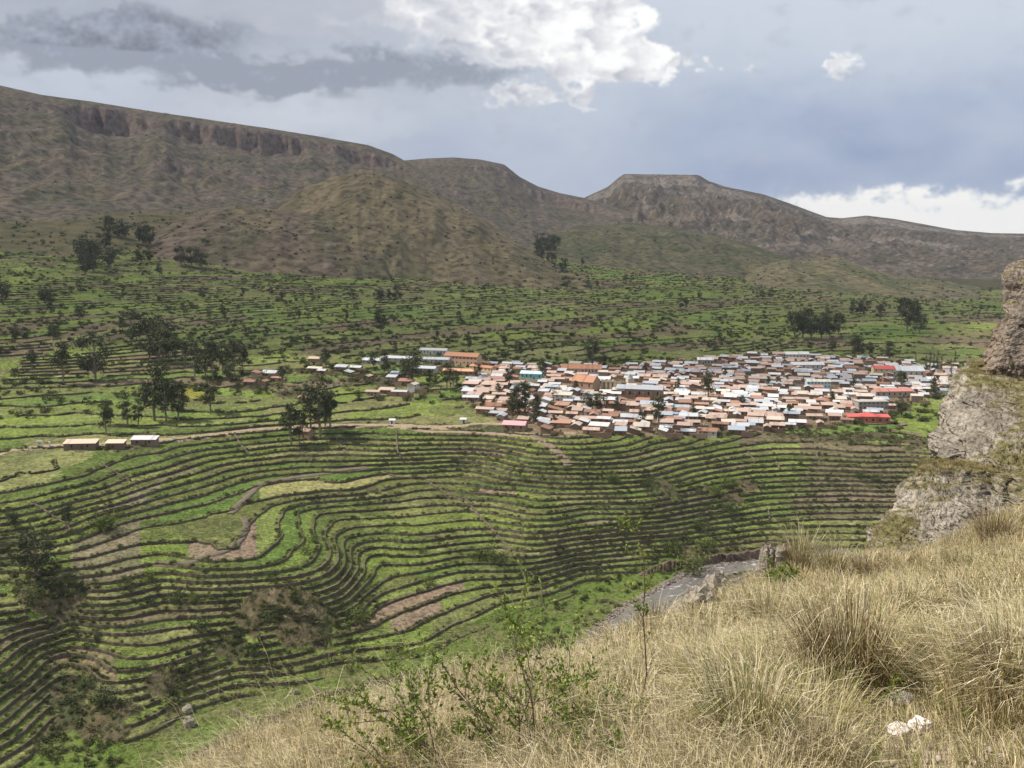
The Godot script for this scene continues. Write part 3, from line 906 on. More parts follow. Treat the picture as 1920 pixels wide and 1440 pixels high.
# ---------------------------------------------------------------- the river
func build_river() -> void:
	var pts := PackedVector3Array()
	var cols := PackedColorArray()
	var line := smooth_poly(Array(river_line), 1.2)
	var across := 22
	for i in line.size():
		var d := (line[mini(i + 1, line.size() - 1)] - line[maxi(i - 1, 0)]).normalized()
		var side := Vector2(-d.y, d.x)
		for k in across:
			var s := (float(k) / (across - 1) - 0.5) * 16.0
			var p := line[i] + side * s
			var n := noise_b.get_noise_2d(p.x * 16.0, p.y * 16.0)
			var m := noise_b.get_noise_2d(p.x * 5.0 + 50.0, p.y * 5.0)
			pts.append(Vector3(p.x, river_y(atan2(line[i].x, -line[i].y)) + 0.16 * n + 0.22 * m, p.y))
			var c := lin(0.125, 0.115, 0.10).lerp(lin(0.55, 0.55, 0.53), clampf((n + 0.8 * m - 0.5) * 4.0, 0, 0.7))
			cols.append(c)
	var o := put("river", sheet(pts, cols, across, line.size()), mats["water"])
	tag(o, "grey shallow river broken by white riffles", "", "", "structure")
	# cobbles of the bar
	var s := Shape.new()
	boulder(s, Vector3.ZERO, Vector3(0.5, 0.34, 0.45), 4, 6, Color.WHITE, 5)
	var places := []
	var tints := PackedColorArray()
	for i in 4200:
		var q := rng.randf() * (line.size() - 1)
		var d := (line[mini(int(q) + 1, line.size() - 1)] - line[maxi(int(q) - 1, 0)]).normalized()
		var off := rnd(4.5, 14.0) * (1.0 if rng.randf() < 0.62 else -1.0)
		if rng.randf() < 0.12:
			off = rnd(-6, 6)
		var p := line[int(q)] + Vector2(-d.y, d.x) * off
		var y := height(atan2(p.x, -p.y), p.length())
		var k := rnd(0.35, 1.0) * (1.6 if rng.randf() < 0.06 else 1.0)
		places.append(Transform3D(Basis.from_euler(Vector3(rnd(0, 1), rnd(0, TAU), 0)).scaled(Vector3.ONE * k), Vector3(p.x, maxf(y, river_y(atan2(p.x, -p.y)) - 0.15) + 0.05, p.y)))
		tints.append(lin(0.25, 0.21, 0.195) * rnd(0.5, 1.25))
	scatter("river_cobbles", s.mesh(), mats["plaster"], places, tints, "pinkish grey cobbles along the river bars", "stones")

func build_bank() -> void:
	# the undercut earth bank on the far side of the river
	var line := []
	for p in [[1180, 1078], [1235, 1066], [1290, 1058], [1340, 1050], [1400, 1042], [1460, 1034], [1520, 1028], [1600, 1026]]:
		var d := sight(p[0], p[1])
		var w := Vector2(d.x, d.z) * ((river_y(bearing(d)) + 2.2) / d.y)
		line.append(w)
	var pts := PackedVector3Array()
	var cols := PackedColorArray()
	var path := smooth_poly(line, 0.8)
	for i in path.size():
		var p := path[i]
		var away := p.normalized()
		var grow := clampf(minf(i, path.size() - 1 - i) / 30.0, 0.0, 1.0)
		var tall := (5.0 + 2.5 * noise_b.get_noise_2d(p.x * 2.0, p.y * 2.0)) * grow
		for k in 12:
			var t := k / 11.0
			var n := noise_b.get_noise_2d(p.x * 9.0 + 40.0 * t, p.y * 9.0)
			var back := 2.6 * t + 1.6 * n - 1.4 * noise_a.get_noise_2d(p.x * 12.0, p.y * 12.0)
			var q := p + away * back
			var y := river_y(atan2(q.x, -q.y)) - 0.5 + tall * t
			if k == 11:
				q = p + away * (9.0 + n)
				y = on_ground(q.x, q.y).y - 0.4
			elif k == 10:
				y -= tall / 11.0
				q = p + away * (back + 1.4)
			pts.append(Vector3(q.x, y, q.y))
			cols.append(lin(0.19, 0.135, 0.105).lerp(lin(0.11, 0.085, 0.065), clampf(0.5 + 2.0 * n, 0, 1)) if k < 10 else lin(0.10, 0.11, 0.045))
	var o := put("river_bank", sheet(pts, cols, 12, path.size()), mats["earth"])
	tag(o, "steep brown eroded earth bank along the far side of the river", "", "", "structure")

func boulder(s: Shape, at: Vector3, size: Vector3, rings: int, sides: int, col: Color, sd: int) -> void:
	# a stone with flat broken faces
	var f := FastNoiseLite.new()
	f.seed = sd
	f.frequency = 0.9
	var grid := []
	for i in rings + 1:
		var row := []
		var th := PI * i / rings
		for k in sides:
			var ph := TAU * (k + 0.5 * (i % 2)) / sides
			var d := Vector3(sin(th) * cos(ph), cos(th), sin(th) * sin(ph))
			d = Vector3(signf(d.x) * pow(absf(d.x), 0.75), signf(d.y) * pow(absf(d.y), 0.75), signf(d.z) * pow(absf(d.z), 0.75))
			row.append(at + d * size * (1.0 + 0.42 * f.get_noise_3dv(d * 1.3) + 0.12 * f.get_noise_3dv(d * 5.0)))
		grid.append(row)
	for i in rings:
		for k in sides:
			var q := (k + 1) % sides
			var shade := col * (1.0 + 0.25 * f.get_noise_2d(i * 9.0, k * 7.0))
			s.tri(grid[i][k], grid[i][q], grid[i + 1][k], shade)
			s.tri(grid[i][q], grid[i + 1][q], grid[i + 1][k], shade)

# ---------------------------------------------------------------- the hillside we stand on
func build_foreground() -> void:
	var pts := PackedVector3Array()
	var cols := PackedColorArray()
	var nc := 300
	var nr := 0
	var r := 0.9
	while r < 290.0:
		for q in nc:
			var a := -0.98 + 1.96 * q / (nc - 1)
			var y := near_height(a, r)
			var p := polar(a, r, y)
			var n1 := noise_b.get_noise_2d(p.x * 6.0, p.z * 6.0)
			var n2 := noise_b.get_noise_2d(p.x * 30.0, p.z * 30.0)
			pts.append(p + Vector3(0, 0.025 * n2, 0))
			var c := lin(0.31, 0.25, 0.17).lerp(lin(0.40, 0.34, 0.24), clampf(0.5 + 1.5 * n2, 0, 1)).lerp(lin(0.14, 0.13, 0.065), clampf(1.2 * n1, 0, 0.8))
			if r > 60.0:
				c = c.lerp(lin(0.10, 0.105, 0.05), 0.6)
			cols.append(c)
		nr += 1
		r *= 1.017
	var o := put("hillside", sheet(pts, cols, nc, nr), mats["hillside soil"])
	tag(o, "steep hillside of pale soil under dry grass", "", "", "structure")

# ---------------------------------------------------------------- the crag on the right
func rock_mass(called: String, label: String, layers: Array, power: float, crack: Vector2, deep: float, sd: int, tilt: float) -> Node3D:
	# layers from the top down: u, v of the left edge, range, half width, half depth
	var f := FastNoiseLite.new()
	f.seed = sd
	f.frequency = 1.0
	f.fractal_type = FastNoiseLite.FRACTAL_RIDGED
	f.fractal_octaves = 3
	var g := FastNoiseLite.new()
	g.seed = sd + 5
	g.frequency = 0.35
	g.fractal_octaves = 5
	var sides := 380
	var steps := 170
	var pts := PackedVector3Array()
	for i in steps:
		var t := float(i) / (steps - 1) * (layers.size() - 1)
		var k := mini(int(t), layers.size() - 2)
		var w := t - k
		var p: Array = layers[k]
		var q: Array = layers[k + 1]
		var d := sight(lerpf(p[0], q[0], w), lerpf(p[1], q[1], w))
		var r := lerpf(p[2], q[2], w)
		var rx := lerpf(p[3], q[3], w)
		var rz := lerpf(p[4], q[4], w)
		var edge := d * r
		var fw := Vector3(d.x, 0, d.z).rotated(Vector3.UP, -0.12)
		var rt := Vector3(-fw.z, 0, fw.x)
		var mid := edge + rt * rx + fw * rz * 0.35
		for s in sides + 1:
			var ph := TAU * s / sides
			var cx := cos(ph)
			var cz := sin(ph)
			var o := rt * rx * signf(cx) * pow(absf(cx), power) + fw * rz * signf(cz) * pow(absf(cz), power)
			var at := mid + o
			var flat := Vector2(at.x + at.z * 0.3, at.y + tilt * at.x)
			var across := at.x * 0.8 + at.z * 0.6
			var bend := 0.25 * g.get_noise_3dv(at * 0.6)
			var n := f.get_noise_2d(across * crack.x + bend, at.y * crack.y + tilt * across * 0.1)
			n += 0.4 * f.get_noise_2d(across * crack.x * 2.9 + 1.5 * bend + 40.0, at.y * crack.y * 2.2)
			var rough := g.get_noise_3dv(at * Vector3(1.2, 0.4, 1.2)) * 0.9 + 0.35 * g.get_noise_3dv(at * 4.0) + 0.12 * g.get_noise_3dv(at * 12.0)
			var outw := o.normalized()
			var inset := deep * (0.25 - 1.1 * maxf(0.0, n - 0.1)) + rough * deep * (0.4 if called == "rock_pinnacle" else 0.5)
			pts.append(at + outw * clampf(inset, -minf(rx, rz) * 0.5, 2.0) + Vector3(0, rough * 0.25, 0))
	var nc := sides + 1
	var cols := PackedColorArray()
	for i in steps:
		for s in nc:
			var k := i * nc + s
			var dx := pts[i * nc + mini(s + 1, sides)] - pts[i * nc + maxi(s - 1, 0)]
			var dy := pts[mini(i + 1, steps - 1) * nc + s] - pts[maxi(i - 1, 0) * nc + s]
			var up := absf(dx.cross(dy).normalized().y)
			var at := pts[k]
			var m := noise_b.get_noise_3d(at.x * 4.0, at.y * 4.0, at.z * 4.0)
			var m2 := noise_b.get_noise_3d(at.x * 14.0, at.y * 3.0, at.z * 14.0)
			var c := lin(0.44, 0.395, 0.33).lerp(lin(0.26, 0.23, 0.195), clampf(0.4 + 1.5 * m2, 0, 1)).lerp(lin(0.44, 0.34, 0.28), clampf(1.8 * m - 0.2, 0, 0.9))
			if called == "rock_pinnacle":
				c = lin(0.31, 0.26, 0.215).lerp(lin(0.20, 0.17, 0.145), clampf(0.4 + 1.5 * m2, 0, 1)).lerp(lin(0.36, 0.255, 0.19), clampf(1.6 * m - 0.1, 0, 1))
			# turf has taken hold on every ledge
			c = c.lerp(lin(0.19, 0.17, 0.075), smoothstep(0.76, 0.95, up + 0.6 * m))
			cols.append(c)
	var o := put(called, sheet(pts, cols, nc, steps), mats["cliff rock"])
	tag(o, label, "cliff")
	return o

func build_cliff() -> void:
	rock_mass("rock_cliff", "fluted grey cliff with grassy ledges at the right edge",
		[[1900, 690, 86, 3, 3], [1835, 688, 80, 12, 6], [1802, 692, 78, 22, 9], [1782, 718, 77, 24, 12], [1770, 755, 75, 25, 14], [1758, 800, 73, 26, 16], [1743, 840, 71, 27, 17], [1738, 882, 69, 28, 18], [1750, 905, 67, 28, 19], [1738, 940, 65, 29, 20], [1725, 990, 63, 30, 21], [1715, 1050, 60, 31, 22]], 0.62, Vector2(0.28, 0.025), 1.7, 4, 0.4)
	rock_mass("rock_buttress", "lower rock buttress with vertical grooves at the cliff foot",
		[[1742, 858, 66, 1.0, 1.0], [1728, 868, 65, 2.5, 2.5], [1708, 890, 64, 5, 4], [1690, 915, 63, 8, 6], [1668, 945, 62, 10, 7], [1650, 975, 60, 12, 8], [1634, 1005, 58, 13, 9], [1620, 1030, 57, 14, 9], [1612, 1065, 56, 15, 10]], 0.7, Vector2(0.44, 0.02), 1.2, 9, 0.5)
	rock_mass("rock_pinnacle", "tall brown rock block standing on the grassy cliff ledge",
		[[1925, 486, 80, 0.6, 0.8], [1908, 491, 80, 2.2, 2.0], [1892, 500, 80, 4, 3], [1882, 525, 79, 6, 4], [1876, 560, 79, 7.5, 4.6], [1858, 590, 78, 9, 5], [1848, 620, 78, 10, 5.4], [1842, 650, 78, 10, 5.6], [1836, 685, 78, 10, 5.6], [1850, 712, 78, 9.5, 5.2], [1880, 735, 78.5, 8, 4.6], [1892, 752, 79, 7, 4]], 0.55, Vector2(0.24, 0.03), 1.3, 13, 0.25)

# ---------------------------------------------------------------- roads, paths, banks
func ribbon(called: String, label: String, line: PackedVector2Array, wide: float, col: Color, lift: float, mat: String, kind := "structure", category := "") -> void:
	var pts := PackedVector3Array()
	var cols := PackedColorArray()
	for i in line.size():
		var d := (line[mini(i + 1, line.size() - 1)] - line[maxi(i - 1, 0)]).normalized()
		var side := Vector2(-d.y, d.x)
		var mid := on_ground(line[i].x, line[i].y).y
		for k in [-1.3, -1.0, -0.33, 0.33, 1.0, 1.3]:
			var n := noise_b.get_noise_2d(line[i].x * 9.0, line[i].y * 9.0 + k * 40.0)
			var p: Vector2 = line[i] + side * k * wide * 0.5 * (1.0 + 0.35 * n)
			var y := maxf(on_ground(p.x, p.y).y, mid - 0.6) + lift
			if absf(k) > 1.1:
				y -= 0.7 + lift
			pts.append(Vector3(p.x, y, p.y))
			cols.append(col * (1.0 + 0.35 * n))
	var o := put(called, sheet(pts, cols, 6, line.size()), mats[mat])
	tag(o, label, category, "", kind)

func to_line(p: Array, every: float, from := 300.0) -> PackedVector2Array:
	var out := []
	for q in p:
		var w := meet(q[0], q[1], from)
		out.append(Vector2(w.x, w.z))
	return smooth_poly(out, every)

func build_roads() -> void:
	road_pts = to_line([[-60, 864], [0, 853], [60, 842], [120, 836], [220, 833], [300, 827], [410, 816], [480, 808], [560, 803], [640, 798], [720, 799], [800, 801], [860, 800], [920, 795], [960, 800]], 2.0)
	ribbon("road", "pale dirt road running along the top of the terraces", road_pts, 5.0, lin(0.37, 0.29, 0.205), 0.25, "earth")
	ribbon("road", "pale lower track from the road into the village", to_line([[730, 802], [800, 811], [870, 813], [940, 815], [1000, 817], [1080, 815]], 2.0), 3.6, lin(0.34, 0.26, 0.19), 0.25, "earth")
	ribbon("path", "stony ravine path dropping from the village into the terraces", to_line([[1000, 818], [1015, 830], [1035, 843], [1055, 860], [1068, 878]], 1.5), 4.2, lin(0.26, 0.21, 0.145), 0.7, "dry stone")
	ribbon("path", "walled grey path beside the pale green field", to_line([[432, 966], [452, 945], [470, 928], [488, 912], [520, 902], [560, 896], [620, 889], [690, 881]], 1.5), 3.0, lin(0.2, 0.165, 0.125), 0.5, "dry stone")
	ribbon("path", "walled path climbing past the bare brown field", to_line([[290, 1062], [340, 1058], [390, 1046], [430, 1028], [455, 1005], [462, 985], [455, 972]], 1.5), 2.6, lin(0.19, 0.16, 0.12), 0.5, "dry stone")
	# walls that run down the slope between neighbours' fields
	for p in [[[742, 806], [744, 830], [746, 850], [752, 862]], [[870, 935], [885, 955], [905, 975], [925, 1000], [945, 1020], [958, 1036]], [[440, 818], [452, 838], [470, 858]], [[190, 870], [215, 885], [245, 905]], [[630, 820], [640, 840], [652, 856]], [[975, 868], [985, 880], [1000, 893]], [[1395, 840], [1408, 858], [1416, 872]], [[1528, 848], [1534, 862], [1538, 875]], [[800, 905], [835, 925], [868, 942]], [[720, 884], [745, 900]], [[60, 945], [90, 965], [125, 990], [132, 1005]], [[432, 1335], [480, 1355]], [[586, 1290], [612, 1310]], [[1455, 870], [1462, 882]], [[1440, 960], [1443, 975]]]:
		field_wall(p)

func field_wall(p: Array) -> void:
	var line := to_line(p, 0.9)
	var s := Shape.new()
	var prev := []
	for i in line.size():
		var d := (line[mini(i + 1, line.size() - 1)] - line[maxi(i - 1, 0)]).normalized()
		var side := Vector3(-d.y, 0, d.x)
		var g := on_ground(line[i].x, line[i].y)
		var hi := 0.8 + rnd(-0.15, 0.25)
		var row := [g - side * 0.5 + Vector3(0, -0.8, 0), g - side * 0.32 + Vector3(0, hi, 0), g + side * 0.32 + Vector3(0, hi + rnd(-0.1, 0.1), 0), g + side * 0.5 + Vector3(0, -0.8, 0)]
		if prev:
			var c := lin(0.22, 0.18, 0.135) * rnd(0.7, 1.2)
			for k in 3:
				s.quad(prev[k], row[k], row[k + 1], prev[k + 1], c)
		prev = row
	var o := put("field_wall", s.mesh(), mats["dry stone"])
	waiting.append([o, "low grey stone wall running down the slope between fields", "wall", "field walls running downhill", on_ground(line[line.size() / 2].x, line[line.size() / 2].y)])

# ---------------------------------------------------------------- terrace walls
func contour_lines(ranges: PackedFloat64Array, bears: PackedFloat64Array) -> Array:
	# level lines of the unterraced slope, as chains of points [bearing, range], one list per line: [number, points]
	var nr := ranges.size()
	var nb := bears.size()
	var e := PackedFloat64Array()
	e.resize(nr * nb)
	for i in nr:
		for j in nb:
			e[i * nb + j] = (base(bears[j], ranges[i]) - ROAD_LEVEL) / STEP
	var out := []
	var links := {}   # level -> {edge: [edges]}
	for i in nr - 1:
		for j in nb - 1:
			var k := i * nb + j
			var c := [e[k], e[k + 1], e[k + nb + 1], e[k + nb]]
			var lo: float = minf(minf(c[0], c[1]), minf(c[2], c[3]))
			var hi: float = maxf(maxf(c[0], c[1]), maxf(c[2], c[3]))
			if floorf(lo) == floorf(hi):
				continue
			# edges: even = along bearing from that corner, odd = along range
			var ids := [k * 2, (k + 1) * 2 + 1, (k + nb) * 2, k * 2 + 1]
			for level in range(int(floorf(lo)) + 1, int(floorf(hi)) + 1):
				var hit := []
				for s in 4:
					if (c[s] < level) != (c[(s + 1) % 4] < level):
						hit.append(ids[s])
				if not links.has(level):
					links[level] = {}
				var m: Dictionary = links[level]
				for s in range(0, hit.size() - 1, 2):
					for both in [[hit[s], hit[s + 1]], [hit[s + 1], hit[s]]]:
						if m.has(both[0]):
							m[both[0]].append(both[1])
						else:
							m[both[0]] = [both[1]]
	for level in links:
		var m: Dictionary = links[level]
		var used := {}
		var starts := []
		for id in m:
			if m[id].size() == 1:
				starts.append(id)
		for id in m:
			starts.append(id)
		for id in starts:
			if used.has(id):
				continue
			var chain := PackedVector2Array()
			var at: int = id
			while true:
				used[at] = true
				var k := at / 2
				var f0 := e[k]
				if at % 2 == 0:
					var t: float = (level - f0) / (e[k + 1] - f0)
					chain.append(Vector2(lerpf(bears[k % nb], bears[k % nb + 1], t), ranges[k / nb]))
				else:
					var t: float = (level - f0) / (e[k + nb] - f0)
					chain.append(Vector2(bears[k % nb], lerpf(ranges[k / nb], ranges[k / nb + 1], t)))
				var next := -1
				for o in m[at]:
					if not used.has(o):
						next = o
						break
				if next < 0:
					break
				at = next
			if chain.size() > 6:
				out.append([level, chain])
	return out

var wall_shrub_spots := []

func wall_piece(s: Shape, line: PackedVector2Array, level: int, near: bool, tone: Color, cap: Color, lift: float, seedv: int) -> void:
	var top := ROAD_LEVEL + STEP * level
	var prev := []
	for i in line.size():
		var p := line[i]
		var a := atan2(p.x, -p.y)
		var r := p.length()
		var q := Vector2(base(atan2(p.x + 0.8, -p.y), Vector2(p.x + 0.8, p.y).length()) - base(a, r), base(atan2(p.x, -(p.y + 0.8)), Vector2(p.x, p.y + 0.8).length()) - base(a, r))
		var g := q.normalized()
		var grade := q.length() / 0.8
		var up := Vector3(g.x, 0, g.y)
		var foot := top - STEP * 0.5 - 0.3
		var n := noise_b.get_noise_2d(p.x * 14.0, p.y * 14.0)
		var hi := top + lift + 0.55 * n
		var front := Vector3(p.x, 0, p.y) - up * (1.45 + 0.3 * n)
		var row := [front - up * 0.22 + Vector3(0, foot, 0), front + Vector3(0, hi, 0), front + up * (0.75 + 0.4 * n) + Vector3(0, hi + 0.05, 0), front + up * 2.0 + Vector3(0, top - 0.25 - STEP * 0.0, 0)]
		if prev:
			var t := 1.0 + 0.55 * noise_b.get_noise_2d(p.x * 22.0 + 9.0, p.y * 22.0)
			s.quad(prev[0], row[0], row[1], prev[1], tone * t)
			s.quad(prev[1], row[1], row[2], prev[2], cap * t)
			if near:
				s.quad(prev[2], row[2], row[3], prev[3], cap * t)
		prev = row

func build_terrace_walls() -> void:
	var ranges := PackedFloat64Array()
	var bears := PackedFloat64Array()
	var r := 285.0
	while r < 640.0:
		ranges.append(r)
		r += 2.2
	var a := -0.56
	while a < 0.56:
		bears.append(a)
		a += 0.0032
	var pieces := []
	for c in contour_lines(ranges, bears):
		cut_up(c, 1.1, true, pieces)
	ranges.clear()
	bears.clear()
	while r < 2200.0:
		ranges.append(r)
		r *= 1.0085
	a = -0.56
	while a < 0.56:
		bears.append(a)
		a += 0.0042
	for c in contour_lines(ranges, bears):
		cut_up(c, 3.5, false, pieces)
	pieces.sort_custom(func(p, q): return p[3] < q[3])
	var rest := Shape.new()
	for i in pieces.size():
		var line: PackedVector2Array = pieces[i][0]
		var tone: Color = lin(0.15, 0.122, 0.092) * rnd(0.75, 1.2)
		var mid := line[line.size() / 2]
		var east := smoothstep(120.0, 260.0, mid.x) if mid.length() < 620.0 else 0.0
		var cap: Color = lin(0.10, 0.11, 0.042).lerp(lin(0.25, 0.205, 0.135), clampf(rng.randf() * 0.45 + 0.5 * east, 0, 1))
		if i < 290:
			var s := Shape.new()
			wall_piece(s, line, pieces[i][1], true, tone, cap, rnd(-0.1, 0.2), i)
			var o := put("terrace_wall", s.mesh(), mats["dry stone"])
			waiting.append([o, "long dark dry stone terrace wall", "wall", "dry stone terrace walls above the river", on_ground(mid.x, mid.y)])
		else:
			wall_piece(rest, line, pieces[i][1], pieces[i][3] < 620.0, tone, cap, rnd(0.0, 0.3), i)
	var o := put("terrace_walls_beyond", rest.mesh(), mats["dry stone"])
	tag(o, "hundreds of low terrace walls lining the upper valley fields", "walls", "", "stuff")

func cut_up(c: Array, every: float, near: bool, pieces: Array) -> void:
	# keep the terraced stretches of a level line and cut them into walls, each a field or two long
	var raw := []
	for p in c[1]:
		raw.append(Vector2(sin(p.x) * p.y, -cos(p.x) * p.y))
	for turn in 2:
		var soft := raw.duplicate()
		for i in range(1, raw.size() - 1):
			soft[i] = (raw[i - 1] + raw[i] * 2.0 + raw[i + 1]) * 0.25
		raw = soft
	var cv := Curve2D.new()
	cv.bake_interval = every
	for p in raw:
		cv.add_point(p)
	var run := PackedVector2Array()
	var least := 6 if near else 4
	var most := int(rnd(45, 85) / every) if near else int(rnd(60, 140) / every)
	var pts := cv.get_baked_points()
	for i in pts.size():
		var p := pts[i]
		var rr := p.length()
		var e := base(atan2(p.x, -p.y), rr)
		var ok := terraced(p.x, p.y, rr, e) > 0.5
		if not near and ok:
			# the upper terraces are patchier
			ok = noise_c.get_noise_2d(p.x * 1.3, p.y * 1.3) > -0.22 and steep(atan2(p.x, -p.y), rr) > 0.018
		elif ok:
			ok = steep(atan2(p.x, -p.y), rr) > 0.03
		if ok:
			run.append(p)
			var k := 0.5 + 1.2 * noise_b.get_noise_2d(p.x * 2.5, p.y * 2.5)
			if rng.randf() < k * every * (0.9 if near else 0.11):
				wall_shrub_spots.append([p, c[0], near])
		if (not ok or run.size() >= most or i == pts.size() - 1) and run.size() > 0:
			if run.size() >= least:
				pieces.append([run, c[0], near, run[run.size() / 2].length()])
			var last := run[-1]
			run = PackedVector2Array()
			if ok:
				run.append(last)
			most = int(rnd(45, 85) / every) if near else int(rnd(60, 140) / every)

# ---------------------------------------------------------------- the village
const ADOBE := [Color(0.235, 0.16, 0.11), Color(0.28, 0.195, 0.135), Color(0.20, 0.14, 0.10), Color(0.33, 0.24, 0.17), Color(0.38, 0.30, 0.22), Color(0.60, 0.56, 0.50)]
const ROOFS := [["silver sheet", Color(0.47, 0.49, 0.52), "sheet metal"], ["pink tile", Color(0.43, 0.325, 0.275), "roof"], ["cream", Color(0.50, 0.44, 0.38), "roof"], ["rusty brown", Color(0.27, 0.16, 0.115), "roof"], ["dull red tile", Color(0.36, 0.21, 0.16), "roof"], ["blue-grey sheet", Color(0.33, 0.37, 0.42), "sheet metal"], ["white sheet", Color(0.60, 0.60, 0.59), "sheet metal"]]
var spare_houses := Shape.new()

func house(called: String, at: Vector3, turn: float, size: Vector3, roof: Array, wall: Color, look := {}) -> Node3D:
	# size: length, eaves height, width; the long side faces the valley
	var solo: bool = not look.get("merge", false)
	var w := size.x / 2
	var h := size.y
	var d := size.z / 2
	var single: bool = look.get("single", false)
	var rise: float = look.get("rise", 0.42) * d * (1.2 if single else 1.0)
	var drop := 1.6
	var s := Shape.new()
	s.box(Vector3(0, h / 2 - drop / 2, 0), Vector3(size.x, h + drop, size.z), 0, wall)
	var back := h + (rise if single else 0.0)
	for e in [-1.0, 1.0]:
		var p0 := Vector3(w * e, h, d)
		var p1 := Vector3(w * e, h, -d)
		var p2 := Vector3(w * e, h + rise, -d if single else 0.0)
		s.tri(p0, p1, p2, wall)
	if single:
		s.quad(Vector3(-w, h, -d), Vector3(w, h, -d), Vector3(w, back, -d), Vector3(-w, back, -d), wall)
	var t := Shape.new()
	var o := 0.4
	var th := 0.14
	var slopes := [[Vector2(d + o, h - o * rise / d), Vector2(0, h + rise)], [Vector2(0, h + rise), Vector2(-d - o, h - o * rise / d)]]
	if single:
		slopes = [[Vector2(d + o, h - o * rise / size.z), Vector2(-d - o, h + rise + o * rise / size.z)]]
	for sl in slopes:
		var a: Vector2 = sl[0]
		var b: Vector2 = sl[1]
		var x := w + o
		var p := []
		for lift in [0.03, 0.03 + th]:
			p += [Vector3(-x, a.y + lift, a.x), Vector3(x, a.y + lift, a.x), Vector3(x, b.y + lift, b.x), Vector3(-x, b.y + lift, b.x)]
		var c: Color = roof[1] * rnd(0.88, 1.1)
		s = s
		t.quad(p[4], p[7], p[6], p[5], c)
		t.quad(p[0], p[1], p[2], p[3], c)
		t.quad(p[0], p[4], p[5], p[1], c)
		t.quad(p[3], p[2], p[6], p[7], c)
		t.quad(p[0], p[3], p[7], p[4], c)
		t.quad(p[1], p[5], p[6], p[2], c)
		# sheets and tiles lie in courses of uneven tone
		var count := int(size.x / 1.6)
		for i in count:
			if rng.randf() < 0.3:
				var f0 := (float(i) + 0.1) / count
				var f1 := (float(i) + 0.9) / count
				var up := Vector3(0, 0.035, 0)
				t.quad(p[4].lerp(p[5], f0) + up, p[7].lerp(p[6], f0) + up, p[7].lerp(p[6], f1) + up, p[4].lerp(p[5], f1) + up, c * rnd(0.72, 1.12))
	if not solo:
		var b := Transform3D(Basis(Vector3.UP, turn), at)
		for part in [s, t]:
			var first := spare_houses.v.size()
			for i in part.v.size():
				spare_houses.v.append(b * part.v[i]); spare_houses.n.append(b.basis * part.n[i]); spare_houses.c.append(part.c[i])
			for i in part.t:
				spare_houses.t.append(first + i)
		return null
	var n := thing(called, at, turn)
	put("wall", s.mesh(), mats["plaster"], n)
	put("roof", t.mesh(), mats[roof[2]], n)
	var dark := lin(0.05, 0.04, 0.033)
	var wood: Color = look.get("door", lin(0.12, 0.08, 0.05))
	var storeys: int = look.get("storeys", 1)
	var win: int = look.get("windows", maxi(1, int(size.x / 3.6)))
	var sh := h / storeys
	var door := Shape.new()
	var dx := rnd(-0.5, 0.5) * w
	door.box(Vector3(dx, 1.0, d + 0.02), Vector3(0.95, 2.0, 0.1), 0, wood)
	put("door", door.mesh(), mats["plaster"], n)
	for st in storeys:
		for i in win:
			var x := (float(i) + 0.5) / win * size.x - w
			if st == 0 and absf(x - dx) < 1.0:
				continue
			var pane := Shape.new()
			pane.box(Vector3(x, st * sh + sh * 0.58, d + 0.01), Vector3(minf(1.0, size.x / win * 0.55), sh * 0.36, 0.09), 0, dark)
			put("window", pane.mesh(), mats["plaster"], n)
	return n

func landmark_house(words: String, called: String, u: float, v: float, turn: float, size: Vector3, roof: Array, wall: Color, look := {}, category := "building") -> Node3D:
	var at := meet(u, v, 320.0)
	var n := house(called, at, turn, size, roof, wall, look)
	tag(n, words, category)
	return n

func mark(words: String, o: Node3D) -> void:
	landmarks.append([words, o.position])

